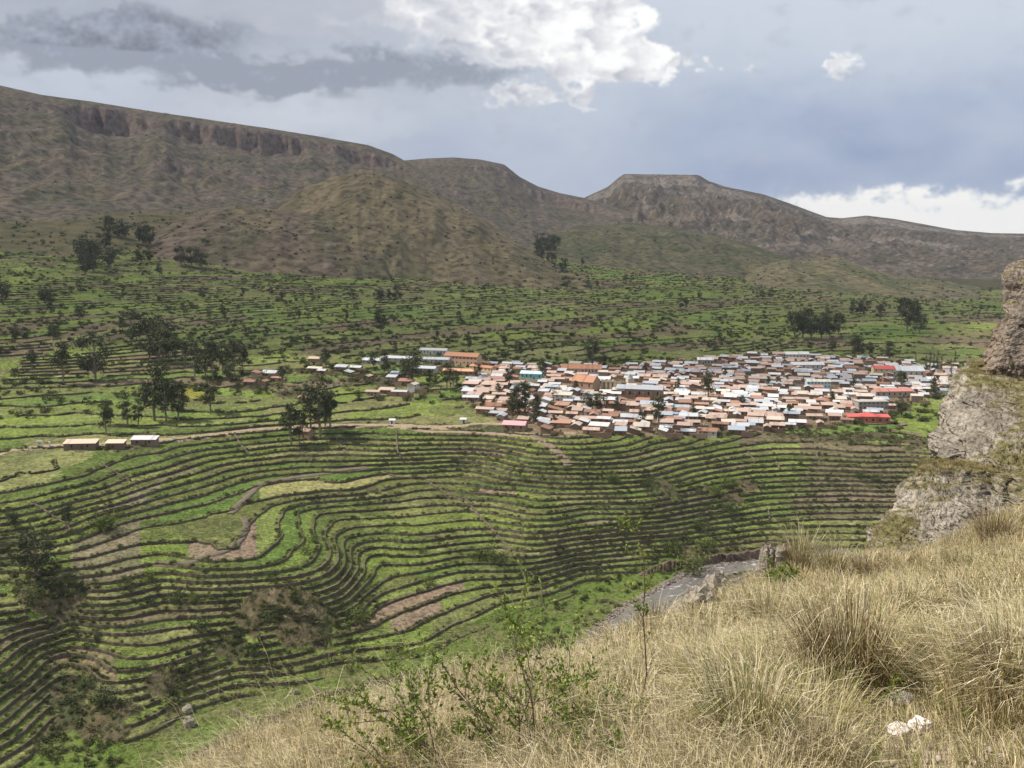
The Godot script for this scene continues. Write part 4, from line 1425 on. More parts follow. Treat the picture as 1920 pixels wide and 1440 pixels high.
func build_village() -> void:
	var orange := ["orange tile", Color(0.40, 0.21, 0.135), "roof"]
	var red := ["red sheet", Color(0.50, 0.115, 0.10), "roof"]
	var silver: Array = ROOFS[0]
	var white: Array = ROOFS[6]
	var o: Node3D
	var kept := []
	o = landmark_house("long adobe church with buttressed side wall and grey sheet roof", "church", 1200, 746, -0.26, Vector3(32, 6.6, 9), ["grey", Color(0.36, 0.39, 0.43), "sheet metal"], lin(0.30, 0.215, 0.15), {"windows": 5, "rise": 0.5})
	for i in 6:
		var b := Shape.new()
		b.box(Vector3(-14.0 + 5.6 * i, 2.1, 5.0), Vector3(1.1, 4.6, 1.1), 0, lin(0.27, 0.19, 0.135))
		put("buttress", b.mesh(), mats["plaster"], o)
	mark("the grey-roofed church", o)
	kept.append(o.position)
	o = thing("church_tower", meet(1141, 730, 400.0), -0.3)
	var s := Shape.new()
	for x in [-4.6, -1.6, 1.6, 4.6]:
		s.box(Vector3(x, 3.0, 0), Vector3(1.5, 8.0, 2.2), 0, lin(0.62, 0.53, 0.38))
	s.box(Vector3(0, 6.2, 0), Vector3(10.6, 1.6, 2.4), 0, lin(0.60, 0.52, 0.38))
	s.box(Vector3(0, 2.0, -0.6), Vector3(9.0, 5.6, 0.6), 0, lin(0.5, 0.42, 0.3))
	put("wall", s.mesh(), mats["plaster"], o)
	tag(o, "cream arcaded facade with dark openings left of the church", "facade")
	mark("the cream arcade", o)
	kept.append(o.position)
	o = thing("dome", meet(1181, 722, 400.0))
	s = Shape.new()
	s.box(Vector3(0, 2, 0), Vector3(5, 6, 5), 0.3, lin(0.55, 0.5, 0.43))
	s.tube([Vector3(0, 5, 0), Vector3(0, 6.3, 0), Vector3(0, 7.4, 0), Vector3(0, 8.0, 0), Vector3(0, 8.1, 0)], [2.3, 2.1, 1.5, 0.6, 0.02], 12, lin(0.6, 0.56, 0.5))
	put("wall", s.mesh(), mats["plaster"], o)
	tag(o, "small whitewashed dome rising behind the church roof", "dome")
	kept.append(o.position)
	o = landmark_house("two-storey pink school with orange tile roof and rows of dark windows", "school_building", 868, 684, -0.42, Vector3(30, 7.2, 9), orange, lin(0.55, 0.37, 0.27), {"storeys": 2, "windows": 9, "rise": 0.55})
	mark("the two-storey pink school", o)
	kept.append(o.position)
	o = landmark_house("low pink wing with orange tile roof right of the pink school", "school_wing", 905, 696, -0.75, Vector3(24, 3.4, 6), orange, lin(0.58, 0.42, 0.28), {"windows": 6})
	kept.append(o.position)
	o = landmark_house("low orange-roofed hall below the pink school's yard", "long_hall", 866, 703, -0.2, Vector3(28, 3.0, 7), ["pale orange tile", Color(0.52, 0.30, 0.2), "roof"], lin(0.36, 0.2, 0.13), {"windows": 7})
	kept.append(o.position)
	o = landmark_house("long white building with a row of windows above the pink school", "long_white_building", 814, 664, -0.25, Vector3(24, 3.6, 7), white, lin(0.66, 0.66, 0.64), {"windows": 8})
	kept.append(o.position)
	o = landmark_house("long grey sheet-roofed shed joined to the pink school's left end", "long_shed", 815, 680, -0.2, Vector3(26, 3.0, 7), ["grey", Color(0.42, 0.44, 0.47), "sheet metal"], lin(0.5, 0.47, 0.42), {"windows": 6})
	kept.append(o.position)
	for p in [[745, 680, 26.0, "long silver-roofed shed at the upper left edge of the village, nearer the pink school"], [700, 682, 16.0, "silver-roofed shed at the upper left edge of the village, farther from the pink school"], [800, 697, 16.0, "pale blue-grey shed left of the pink school's yard"]]:
		o = landmark_house(p[3], "long_shed", p[0], p[1], -0.3, Vector3(p[2], 3, 7), silver, lin(0.45, 0.42, 0.38), {"windows": 5})
		kept.append(o.position)
	o = landmark_house("orange-roofed school with a long row of dark openings behind the arcade", "school_building", 1090, 700, -0.12, Vector3(32, 4.4, 10), orange, lin(0.60, 0.46, 0.38), {"windows": 12, "rise": 0.6})
	mark("the low orange-roofed school", o)
	kept.append(o.position)
	o = landmark_house("square house with steep orange hipped roof left of the cream arcade", "house", 1098, 730, -0.5, Vector3(17, 6.0, 13), orange, lin(0.42, 0.29, 0.2), {"windows": 3, "rise": 0.6})
	kept.append(o.position)
	o = landmark_house("turquoise long building in the village's upper left", "turquoise_building", 998, 710, -0.3, Vector3(17, 4.2, 8), ["pale turquoise sheet", Color(0.50, 0.66, 0.68), "sheet metal"], lin(0.30, 0.60, 0.60), {"windows": 5})
	mark("the turquoise building", o)
	kept.append(o.position)
	o = landmark_house("small turquoise-walled house at the village's lower front edge", "house", 1193, 782, -0.1, Vector3(8, 3.6, 6), ["pale pink tile", Color(0.48, 0.33, 0.27), "roof"], lin(0.12, 0.40, 0.36))
	kept.append(o.position)
	o = landmark_house("white building with light blue window bands on the village's right", "blue_white_building", 1533, 728, -0.02, Vector3(19, 5.4, 7), ["cream", Color(0.62, 0.60, 0.52), "roof"], lin(0.55, 0.68, 0.75), {"windows": 7, "storeys": 2})
	mark("the blue and white building", o)
	kept.append(o.position)
	o = landmark_house("pale yellow hall with bright red roof near the village's right end", "yellow_hall", 1655, 704, -0.15, Vector3(18, 6.2, 11), red, lin(0.66, 0.58, 0.36), {"windows": 4, "storeys": 2})
	mark("the yellow hall", o)
	kept.append(o.position)
	o = landmark_house("broad white sheet-roofed hall right of the yellow hall", "white_hall", 1698, 704, -0.1, Vector3(28, 5.0, 16), ["pale grey", Color(0.58, 0.61, 0.62), "sheet metal"], lin(0.62, 0.60, 0.52), {"windows": 6})
	kept.append(o.position)
	o = landmark_house("long two-part building with dull red roof behind the knoll", "long_building", 1672, 744, 0.1, Vector3(30, 4.6, 9), ["dull red", Color(0.44, 0.20, 0.17), "roof"], lin(0.42, 0.35, 0.28), {"windows": 7})
	kept.append(o.position)
	o = landmark_house("unfinished grey concrete building with open floors behind the knoll", "concrete_building", 1632, 766, 0.1, Vector3(22, 5.6, 9), ["grey", Color(0.4, 0.38, 0.35), "roof"], lin(0.34, 0.31, 0.27), {"windows": 7, "storeys": 2, "rise": 0.02})
	kept.append(o.position)
	o = landmark_house("white open-sided shelter at the village's rear edge", "white_shelter", 1322, 684, -0.1, Vector3(14, 4.4, 8), white, lin(0.4, 0.36, 0.3), {"windows": 5})
	kept.append(o.position)
	for p in [[1492, 672, 24.0, "long white-roofed building at the village's far edge"], [1512, 692, 30.0, "widest white sheet roof at the rear of the village"]]:
		o = landmark_house(p[3], "white_building", p[0], p[1], 0.05, Vector3(p[2], 4.2, 10), white, lin(0.6, 0.57, 0.52), {"windows": 7})
		kept.append(o.position)
	# the red hall on its stepped knoll
	var at := meet(1626, 792, 400.0)
	o = thing("red_hall", at + Vector3(0, 0.6, 0), -0.08)
	s = Shape.new()
	var ring := []
	for i in 8:
		ring.append(Vector2(cos(TAU * i / 8 + 0.3) * 9.6, sin(TAU * i / 8 + 0.3) * 6.0))
	var roof := Shape.new()
	for i in 8:
		var p: Vector2 = ring[i]
		var q: Vector2 = ring[(i + 1) % 8]
		s.quad(Vector3(p.x, -2, p.y) * Vector3(0.93, 1, 0.93), Vector3(q.x, -2, q.y) * Vector3(0.93, 1, 0.93), Vector3(q.x * 0.93, 3.4, q.y * 0.93), Vector3(p.x * 0.93, 3.4, p.y * 0.93), lin(0.46, 0.17, 0.11) * rnd(0.9, 1.1))
		roof.tri(Vector3(p.x, 3.3, p.y), Vector3(q.x, 3.3, q.y), Vector3(0, 5.6, 0), lin(0.52, 0.12, 0.11) * rnd(0.85, 1.1))
		roof.quad(Vector3(p.x, 3.05, p.y), Vector3(q.x, 3.05, q.y), Vector3(q.x, 3.3, q.y), Vector3(p.x, 3.3, p.y), lin(0.4, 0.1, 0.09))
	for x in [-9.0, 9.0]:
		s.box(Vector3(x, 0.6, 1.0), Vector3(8, 4.6, 7), 0, lin(0.46, 0.18, 0.12))
		roof.quad(Vector3(x - 4.6, 3.0, 5.0), Vector3(x - 4.6, 3.9, -3), Vector3(x + 4.6, 3.9, -3), Vector3(x + 4.6, 3.0, 5.0), lin(0.5, 0.12, 0.11))
		roof.quad(Vector3(x - 4.6, 2.95, 5.0), Vector3(x + 4.6, 2.95, 5.0), Vector3(x + 4.6, 3.85, -3), Vector3(x - 4.6, 3.85, -3), lin(0.4, 0.1, 0.09))
	put("wall", s.mesh(), mats["plaster"], o)
	put("roof", roof.mesh(), mats["roof"], o)
	for i in 6:
		var pane := Shape.new()
		pane.box(Vector3(-11.0 + 4.4 * i, 1.2, 5.4), Vector3(1.1, 1.3, 0.5), 0, lin(0.05, 0.04, 0.035))
		put("window", pane.mesh(), mats["plaster"], o)
	tag(o, "red-walled hall with many-sided red roof on the stepped knoll", "hall")
	mark("the red hall on the knoll", o)
	kept.append(at)
	o = thing("monument", meet(1580, 789, 400.0))
	s = Shape.new()
	s.box(Vector3(0, 0.6, 0), Vector3(2.4, 2.4, 2.0), 0, lin(0.7, 0.68, 0.64))
	s.box(Vector3(-0.4, 3.0, 0), Vector3(1.2, 3.6, 0.9), 0, lin(0.72, 0.7, 0.66))
	s.tube([Vector3(-0.4, 4.7, 0), Vector3(-0.4, 5.2, 0), Vector3(-0.4, 5.6, 0)], [0.35, 0.4, 0.1], 8, lin(0.7, 0.68, 0.64))
	put("pillar", s.mesh(), mats["plaster"], o)
	tag(o, "small white stepped monument left of the red hall", "monument")
	for i in 3:
		var line := []
		for k in 15:
			var th := lerpf(-0.5, 3.3, k / 14.0)
			var rad := 13.0 + 4.6 * i
			line.append(Vector2(at.x + 2.0 + cos(th) * rad * 1.35, at.z + sin(th) * rad * 0.62))
		var w := Shape.new()
		var prev := []
		for q in smooth_poly(line, 1.5):
			var outw := (Vector3(q.x, 0, q.y) - Vector3(at.x, 0, at.z)).normalized()
			var y := at.y - 0.2 - 1.2 * i
			var row := [Vector3(q.x, y - 2.6, q.y) + outw * 0.3, Vector3(q.x, y + rnd(-0.1, 0.1), q.y), Vector3(q.x, y, q.y) - outw * 4.4]
			if prev:
				w.quad(prev[0], row[0], row[1], prev[1], lin(0.13, 0.105, 0.08) * rnd(0.8, 1.2))
				w.quad(prev[1], row[1], row[2], prev[2], lin(0.27, 0.215, 0.145).lerp(lin(0.13, 0.13, 0.06), rng.randf() * 0.5))
			prev = row
		var step := put("knoll_step_wall", w.mesh(), mats["dry stone"])
		tag(step, ["topmost", "middle", "lowest"][i] + " of the three curved step walls below the red hall", "wall", "curved step walls round the red hall")
	# roadside barns
	var barn := ["pale pink sheet", Color(0.58, 0.45, 0.36), "roof"]
	o = landmark_house("long open-fronted barn with pale roof, leftmost on the road", "barn", 153, 842, 0.1, Vector3(16, 3.0, 6), barn, lin(0.2, 0.15, 0.11), {"single": true, "windows": 2, "rise": 0.3})
	mark("the roadside barns", o)
	landmark_house("small pale-roofed shed between the two larger roadside barns", "shed", 218, 840, 0.05, Vector3(9, 2.8, 5), barn, lin(0.2, 0.15, 0.11), {"single": true, "windows": 1, "rise": 0.3})
	landmark_house("roadside barn with patchy blue and pink sheet roof, rightmost of three", "barn", 272, 833, 0.02, Vector3(13, 2.8, 5.5), ["patchy", Color(0.60, 0.58, 0.60), "sheet metal"], lin(0.25, 0.18, 0.14), {"single": true, "windows": 2, "rise": 0.3})
	landmark_house("small adobe hut among the tall trees beside the road", "hut", 575, 822, -0.4, Vector3(6, 3.6, 5), ["tan", Color(0.40, 0.29, 0.22), "roof"], lin(0.32, 0.225, 0.16))
	landmark_house("flat brown adobe hut above the tall roadside trees", "hut", 572, 756, -0.2, Vector3(7, 3.0, 5), ["tan", Color(0.42, 0.29, 0.2), "roof"], lin(0.25, 0.17, 0.12), {"single": true})
	o = thing("gate_arch", meet(75, 843, 330.0), 0.1)
	s = Shape.new()
	for x in [-1.2, 1.2]:
		s.box(Vector3(x, 1.6, 0), Vector3(0.6, 4.4, 0.6), 0, lin(0.7, 0.69, 0.66))
	s.box(Vector3(0, 4.0, 0), Vector3(3.0, 0.5, 0.7), 0, lin(0.7, 0.69, 0.66))
	put("arch", s.mesh(), mats["plaster"], o)
	tag(o, "white gate arch at the far left end of the road", "gate")
	for p in [[93, 838, "white roadside post just right of the white gate arch"], [326, 829, "white roadside post right of the patchy-roofed barn"]]:
		o = thing("roadside_post", meet(p[0], p[1], 330.0))
		s = Shape.new()
		s.box(Vector3(0, 0.9, 0), Vector3(0.8, 2.8, 0.8), 0.2, lin(0.72, 0.71, 0.68))
		s.box(Vector3(0, 2.4, 0), Vector3(1.0, 0.3, 1.0), 0.2, lin(0.7, 0.69, 0.66))
		put("post", s.mesh(), mats["plaster"], o)
		tag(o, p[2], "post")
	for p in [[736, 795, "small white hut on the road bank below the village"], [869, 793, "small white hut where the road enters the village"]]:
		landmark_house(p[2], "white_hut", p[0], p[1], -0.1, Vector3(3.2, 2.4, 3), white, lin(0.7, 0.69, 0.66), {"windows": 1}, "hut")
	o = landmark_house("building under a faded red and white striped roof at the village's front corner", "striped_building", 966, 808, -0.25, Vector3(13, 3.2, 8), ["pink", Color(0.62, 0.36, 0.38), "roof"], lin(0.3, 0.22, 0.16), {"windows": 3})
	kept.append(o.position)
	# outlying houses left of the village
	var spots := []
	for p in [[482, 712], [505, 705], [520, 715], [470, 722], [495, 722], [590, 680], [592, 697], [605, 700], [640, 695], [668, 695], [655, 704], [690, 712], [745, 706], [735, 720], [762, 722], [700, 742], [725, 738], [750, 742], [775, 735], [815, 690], [860, 712], [840, 708]]:
		spots.append(meet(p[0], p[1], 420.0))
	# the village itself: crooked rows of yards
	var mid := Vector2.ZERO
	for p in village_edge:
		mid += p / village_edge.size()
	var along_row := Vector2(cos(0.24), sin(0.24))
	var across_row := Vector2(-along_row.y, along_row.x)
	var row := -330.0
	while row < 330.0:
		var at_x := -330.0 + rnd(0, 10)
		while at_x < 330.0:
			var wob := 5.0 * noise_b.get_noise_2d(at_x * 0.6, row * 0.6)
			var p := mid + along_row * at_x + across_row * (row + wob + rnd(-2.0, 2.0))
			if Geometry2D.is_point_in_polygon(p, village_edge) and rng.randf() > 0.10:
				spots.append(on_ground(p.x, p.y))
			at_x += rnd(9.0, 14.0)
		row += 10.5 if row > 0.0 else 12.0
	var free := []
	for p in spots:
		var ok := true
		for q in kept:
			if Vector2(p.x - q.x, (p.z - q.z) * 0.8).length() < 15.0:
				ok = false
		if ok:
			free.append(p)
	free.sort_custom(func(p, q): return p.length() < q.length())
	for i in free.size():
		var p: Vector3 = free[i]
		var turn := -0.24 + rnd(-0.12, 0.12)
		var size := Vector3(rnd(6.0, 11.5), rnd(2.2, 2.9), rnd(4.0, 5.6))
		var two := rng.randf() < 0.07
		if two:
			size.y = 4.8
		if rng.randf() < 0.2:
			turn += PI / 2
			size.x = minf(size.x, 8.5)
		var pick := rng.randf()
		var rf: Array = ROOFS[0 if pick < 0.27 else 1 if pick < 0.58 else 2 if pick < 0.70 else 3 if pick < 0.82 else 4 if pick < 0.88 else 5 if pick < 0.94 else 6]
		var wc := rng.randf()
		var wall: Color = ADOBE[5 if wc < 0.08 else 4 if wc < 0.16 else int(wc * 100) % 4]
		if i >= 300:
			house("house", p, turn, size, rf, wall, {"merge": true, "single": rng.randf() < 0.45})
			continue
		var n := house("house", p, turn, size, rf, wall, {"single": rng.randf() < 0.45, "storeys": 2 if two else 1})
		var words: String = ("two-storey " if two else "small " if size.x < 8.6 else "") + ("white" if wc < 0.08 else "pale adobe" if wc < 0.16 else "adobe") + " house, " + rf[0] + " roof"
		waiting.append([n, words, "house", "houses of the village", p])
	if spare_houses.v.size():
		var far := put("houses_beyond", spare_houses.mesh(), mats["plaster"])
		tag(far, "rest of the crowded village houses toward the rear", "houses", "", "stuff")
	# yard walls of mud brick between the houses
	var yard := Shape.new()
	for i in free.size():
		if rng.randf() < 0.6:
			var p: Vector3 = free[i]
			var b := Basis(Vector3.UP, -0.24)
			yard.box(p + b * Vector3(rnd(4, 7), 0.3, rnd(3, 5)), Vector3(rnd(5, 11), 3.0, 0.4), -0.24, ADOBE[i % 4])
			yard.box(p + b * Vector3(rnd(5, 7), 0.3, 0), Vector3(0.4, 3.0, rnd(5, 10)), -0.24, ADOBE[(i + 1) % 4])
	var yo := put("yard_walls", yard.mesh(), mats["plaster"])
	tag(yo, "brown mud brick yard walls between the village houses", "walls", "", "stuff")
	# poles
	for p in [[1422, 808, 9.0, "wooden pole standing at the village's front edge"], [1400, 676, 14.0, "tall thin pole behind the village's rear edge"], [1100, 760, 8.0, "thin wooden pole amid the roofs in front of the church"]]:
		o = thing("utility_pole", meet(p[0], p[1], 400.0))
		s = Shape.new()
		s.tube([Vector3(0, -1, 0), Vector3(0, p[2], 0)], [0.17, 0.11], 6, lin(0.2, 0.16, 0.12))
		put("pole", s.mesh(), mats["bark"], o)
		s = Shape.new()
		s.box(Vector3(0, p[2] - 0.6, 0), Vector3(1.8, 0.14, 0.14), 0.2, lin(0.2, 0.16, 0.12))
		put("crossarm", s.mesh(), mats["bark"], o)
		tag(o, p[3], "pole")
	landmarks.append(["the pale green field", meet(620, 905, 330.0)])
	landmarks.append(["the bare brown fields", meet(780, 1130, 330.0)])
	landmarks.append(["the stony ravine path", meet(1035, 845, 330.0)])
	landmarks.append(["the riffled river bend", meet(1230, 1120, 330.0)])
	landmarks.append(["the pale stepped fields on the left", meet(200, 1050, 300.0)])
	landmarks.append(["the bottom left ravine", meet(125, 1340, 290.0)])
	landmarks.append(["the tan terraces at the right", meet(1600, 920, 380.0)])
	landmarks.append(["the green riverside meadow", meet(300, 1410, 290.0)])
	landmarks.append(["the bright yellow field", meet(360, 725, 400.0)])
	landmarks.append(["the flat green plots on the far left", meet(80, 780, 400.0)])
	landmarks.append(["the golden hill", polar(-0.14, 1550.0, -40.0)])
	landmarks.append(["the flat valley fields on the right", meet(1800, 620, 500.0)])

# ---------------------------------------------------------------- trees
func leaf_clumps(s: Shape, mids: Array, reach: float, each: int, size: float, cols: Array, flat := 0.8) -> void:
	for m in mids:
		var tone: Color = cols[rng.randi() % cols.size()] * rnd(0.95, 1.06)
		var rr := reach * rnd(0.65, 1.25)
		for i in each:
			var d := Vector3(rng.randfn(), rng.randfn() * flat, rng.randfn()) * 0.5
			var p: Vector3 = m + d * rr
			var x := Vector3(rng.randfn(), rng.randfn(), rng.randfn()).normalized()
			var y := x.cross(Vector3(rng.randfn(), rng.randfn(), rng.randfn())).normalized()
			var k := size * rnd(0.55, 1.35)
			var c := tone * rnd(0.86, 1.16)
			s.tri(p - x * k, p + y * k * 0.55, p + x * k, c)
			s.tri(p - x * k, p + x * k, p - y * k * 0.45, c)

func tree_shapes(kind: int, variant: int) -> Array:
	# trunk and crown, ten metres tall
	var bark := Shape.new()
	var crown := Shape.new()
	var lean := Vector3(rnd(-0.4, 0.4), 0, rnd(-0.4, 0.4))
	var top := Vector3(lean.x, 9.4, lean.z)
	var tone := lin(0.21, 0.18, 0.145)
	var path := [Vector3(0, -0.5, 0), lean * 0.2 + Vector3(0.1, 2.4, 0), lean * 0.6 + Vector3(-0.12, 5.6, 0.08), top]
	bark.tube(path, [0.26, 0.19, 0.12, 0.03], 6, tone)
	var mids := []
	var cols := [Color(0.080, 0.090, 0.044)]
	if kind == 2:
		# columnar poplar
		for i in 46:
			var h := rnd(0.8, 9.6)
			var w := 0.62 * sin(PI * clampf((h + 0.6) / 10.4, 0, 1)) + 0.12
			var th := rnd(0, TAU)
			mids.append(Vector3(cos(th) * w * rnd(0.3, 1.0), h, sin(th) * w * rnd(0.3, 1.0)))
		leaf_clumps(crown, mids, 0.5, 16, 0.16, [Color(0.075, 0.085, 0.043)], 1.5)
		return [bark.mesh(), crown.mesh()]
	var count: int = [19, 24][kind]
	for i in count:
		var h := rnd(2.6, 9.0) if kind == 0 else rnd(1.6, 8.6)
		var th := rnd(0, TAU)
		var wide := (0.9 + 0.9 * sin(PI * clampf((h - 1.5) / 8.0, 0, 1))) if kind == 0 else (1.3 + 2.0 * sin(PI * clampf((h - 0.5) / 9.0, 0, 1)))
		var end := Vector3(cos(th) * wide * rnd(0.45, 1.0), h + rnd(0.2, 0.9), sin(th) * wide * rnd(0.45, 1.0)) + lean * (h / 9.0)
		var start := lean * (h / 11.0) + Vector3(0, maxf(h - wide * 0.9, 1.0), 0)
		bark.tube([start, start.lerp(end, 0.5) + Vector3(0, 0.15, 0), end], [0.09, 0.06, 0.02], 4, tone)
		mids.append(end)
		mids.append(end + Vector3(rnd(-0.6, 0.6), rnd(-0.5, 0.5), rnd(-0.6, 0.6)))
	mids.append(top)
	leaf_clumps(crown, mids, 1.0 if kind == 0 else 1.25, 34, 0.27 if kind == 0 else 0.31, cols, 0.75)
	return [bark.mesh(), crown.mesh()]

func build_trees() -> void:
	var protos := []
	for kind in 3:
		var list := []
		for i in ([5, 4, 2][kind]):
			list.append(tree_shapes(kind, i))
		protos.append(list)
	# u, v of the foot and height seen, by kind: 0 slender eucalyptus, 1 broad dark tree, 2 poplar
	var stands := [
		[0, [[600, 822, 105], [583, 806, 84], [620, 812, 76], [547, 838, 78], [562, 834, 62], [610, 800, 60], [290, 790, 102], [312, 792, 76], [335, 790, 72], [322, 772, 60], [395, 776, 62], [200, 816, 58], [207, 800, 42], [240, 802, 46], [260, 802, 46], [270, 762, 46], [120, 722, 74], [165, 712, 34], [365, 706, 62], [385, 712, 72], [400, 714, 72], [418, 704, 58], [440, 702, 62], [456, 698, 52], [330, 682, 50], [348, 688, 46], [530, 724, 38], [612, 696, 42], [576, 652, 24], [760, 716, 44], [720, 706, 48], [806, 724, 30], [838, 732, 50], [955, 728, 42], [1018, 714, 42], [895, 714, 34], [960, 786, 52], [970, 788, 66], [985, 786, 70], [1006, 786, 48], [1327, 752, 56], [1235, 804, 62], [1110, 692, 56], [715, 632, 52], [880, 657, 26], [1602, 676, 46], [1612, 674, 38], [1630, 676, 32], [1668, 682, 36], [1700, 624, 60], [1712, 616, 50], [1690, 608, 46], [1752, 748, 38], [1690, 728, 30], [125, 992, 44], [700, 692, 32], [740, 668, 26], [1205, 797, 34], [935, 745, 26], [730, 566, 24], [685, 496, 34], [1056, 524, 40], [1285, 582, 24], [300, 520, 22], [560, 602, 20], [820, 642, 20], [1180, 640, 18], [1400, 612, 16], [650, 602, 18], [455, 562, 22], [420, 600, 24], [100, 642, 30], [60, 702, 42], [232, 562, 24], [900, 592, 16], [1120, 542, 16], [1092, 502, 18], [1350, 640, 18], [1480, 600, 16], [500, 640, 26], [1080, 742, 28], [1155, 770, 26], [1270, 735, 26], [1390, 770, 28], [1440, 730, 24], [1560, 760, 26], [1480, 782, 24], [1360, 712, 20], [1600, 735, 24], [1210, 700, 20], [905, 770, 30], [1300, 785, 26], [1040, 800, 24]]],
		[1, [[180, 714, 82], [300, 682, 66], [280, 672, 72], [312, 668, 62], [246, 646, 60], [430, 716, 40], [770, 720, 62], [850, 724, 30], [1000, 790, 40], [1100, 772, 36], [1126, 772, 38], [1040, 752, 20], [1690, 782, 34], [1688, 724, 26], [1490, 632, 46], [1505, 634, 54], [1521, 637, 52], [1540, 636, 48], [1556, 634, 48], [1572, 630, 40], [1724, 626, 34], [1650, 602, 28], [1600, 592, 26], [1620, 592, 30], [205, 442, 34], [222, 447, 32], [236, 450, 28], [270, 462, 42], [281, 464, 36], [155, 492, 46], [166, 502, 46], [176, 512, 54], [160, 517, 40], [195, 472, 38], [206, 504, 36], [265, 494, 28], [281, 494, 26], [340, 500, 34], [360, 502, 34], [376, 504, 38], [385, 477, 28], [4, 566, 46], [86, 572, 30], [96, 574, 28], [636, 472, 20], [650, 470, 22], [661, 470, 20], [1016, 478, 40], [1030, 478, 38], [1042, 474, 32], [1010, 494, 32], [1034, 504, 30], [1062, 544, 26], [745, 566, 30], [713, 566, 28], [68, 1082, 88], [22, 990, 30], [1275, 580, 22], [1128, 692, 30], [1160, 476, 18], [1124, 486, 18], [1212, 476, 14], [1268, 488, 16], [948, 508, 22], [945, 650, 24], [970, 660, 22], [1430, 560, 16], [1444, 560, 18], [380, 560, 20], [30, 642, 32], [530, 562, 18], [1080, 612, 16], [1312, 562, 14], [1172, 527, 14], [1330, 655, 16], [1240, 620, 16], [1560, 660, 20], [660, 560, 18], [860, 600, 16], [150, 600, 26]]],
		[2, [[1780, 740, 62], [1736, 692, 26], [1743, 692, 32], [1750, 692, 28], [1757, 692, 34], [1765, 692, 26], [1716, 686, 22], [1790, 684, 26], [845, 738, 20]]]]
	var words := ["slender ragged eucalyptus tree", "broad dark leafy tree", "narrow dark poplar"]
	for st in stands:
		for p in st[1]:
			var at := meet(p[0], p[1], 290.0)
			var tall: float = p[2] / FOC * at.length()
			var pr: Array = protos[st[0]][rng.randi() % protos[st[0]].size()]
			var n := thing(["eucalyptus_tree", "broad_tree", "poplar_tree"][st[0]], at, rnd(0, TAU))
			n.scale = Vector3.ONE * tall / 10.0
			if st[0] == 1:
				n.scale *= Vector3(1.0, 1, 1.0)
			put("trunk", pr[0], mats["bark"], n)
			put("crown", pr[1], mats["crown leaf"], n)
			waiting.append([n, ("tall " if tall > 17.0 else "small " if tall < 8.0 else "") + words[st[0]], "tree", "trees of the valley", at])

func bush_mesh(count: int, sd: int, open := 0.0) -> ArrayMesh:
	var s := Shape.new()
	var mids := []
	for i in count:
		var th := rnd(0, TAU)
		var rr := sqrt(rng.randf()) * 0.75
		mids.append(Vector3(cos(th) * rr, rnd(0.18, 0.85) * (1.0 - 0.45 * rr * rr), sin(th) * rr))
	for m in mids:
		if rng.randf() < 0.6:
			s.tube([Vector3(0, -0.15, 0), m * 0.9], [0.035, 0.012], 3, lin(0.8, 0.6, 0.45))
	leaf_clumps(s, mids, 0.42 - open, 11, 0.15, [Color(1, 1, 1), Color(1.15, 1.08, 0.9), Color(0.85, 0.9, 0.85)], 0.8)
	return s.mesh()

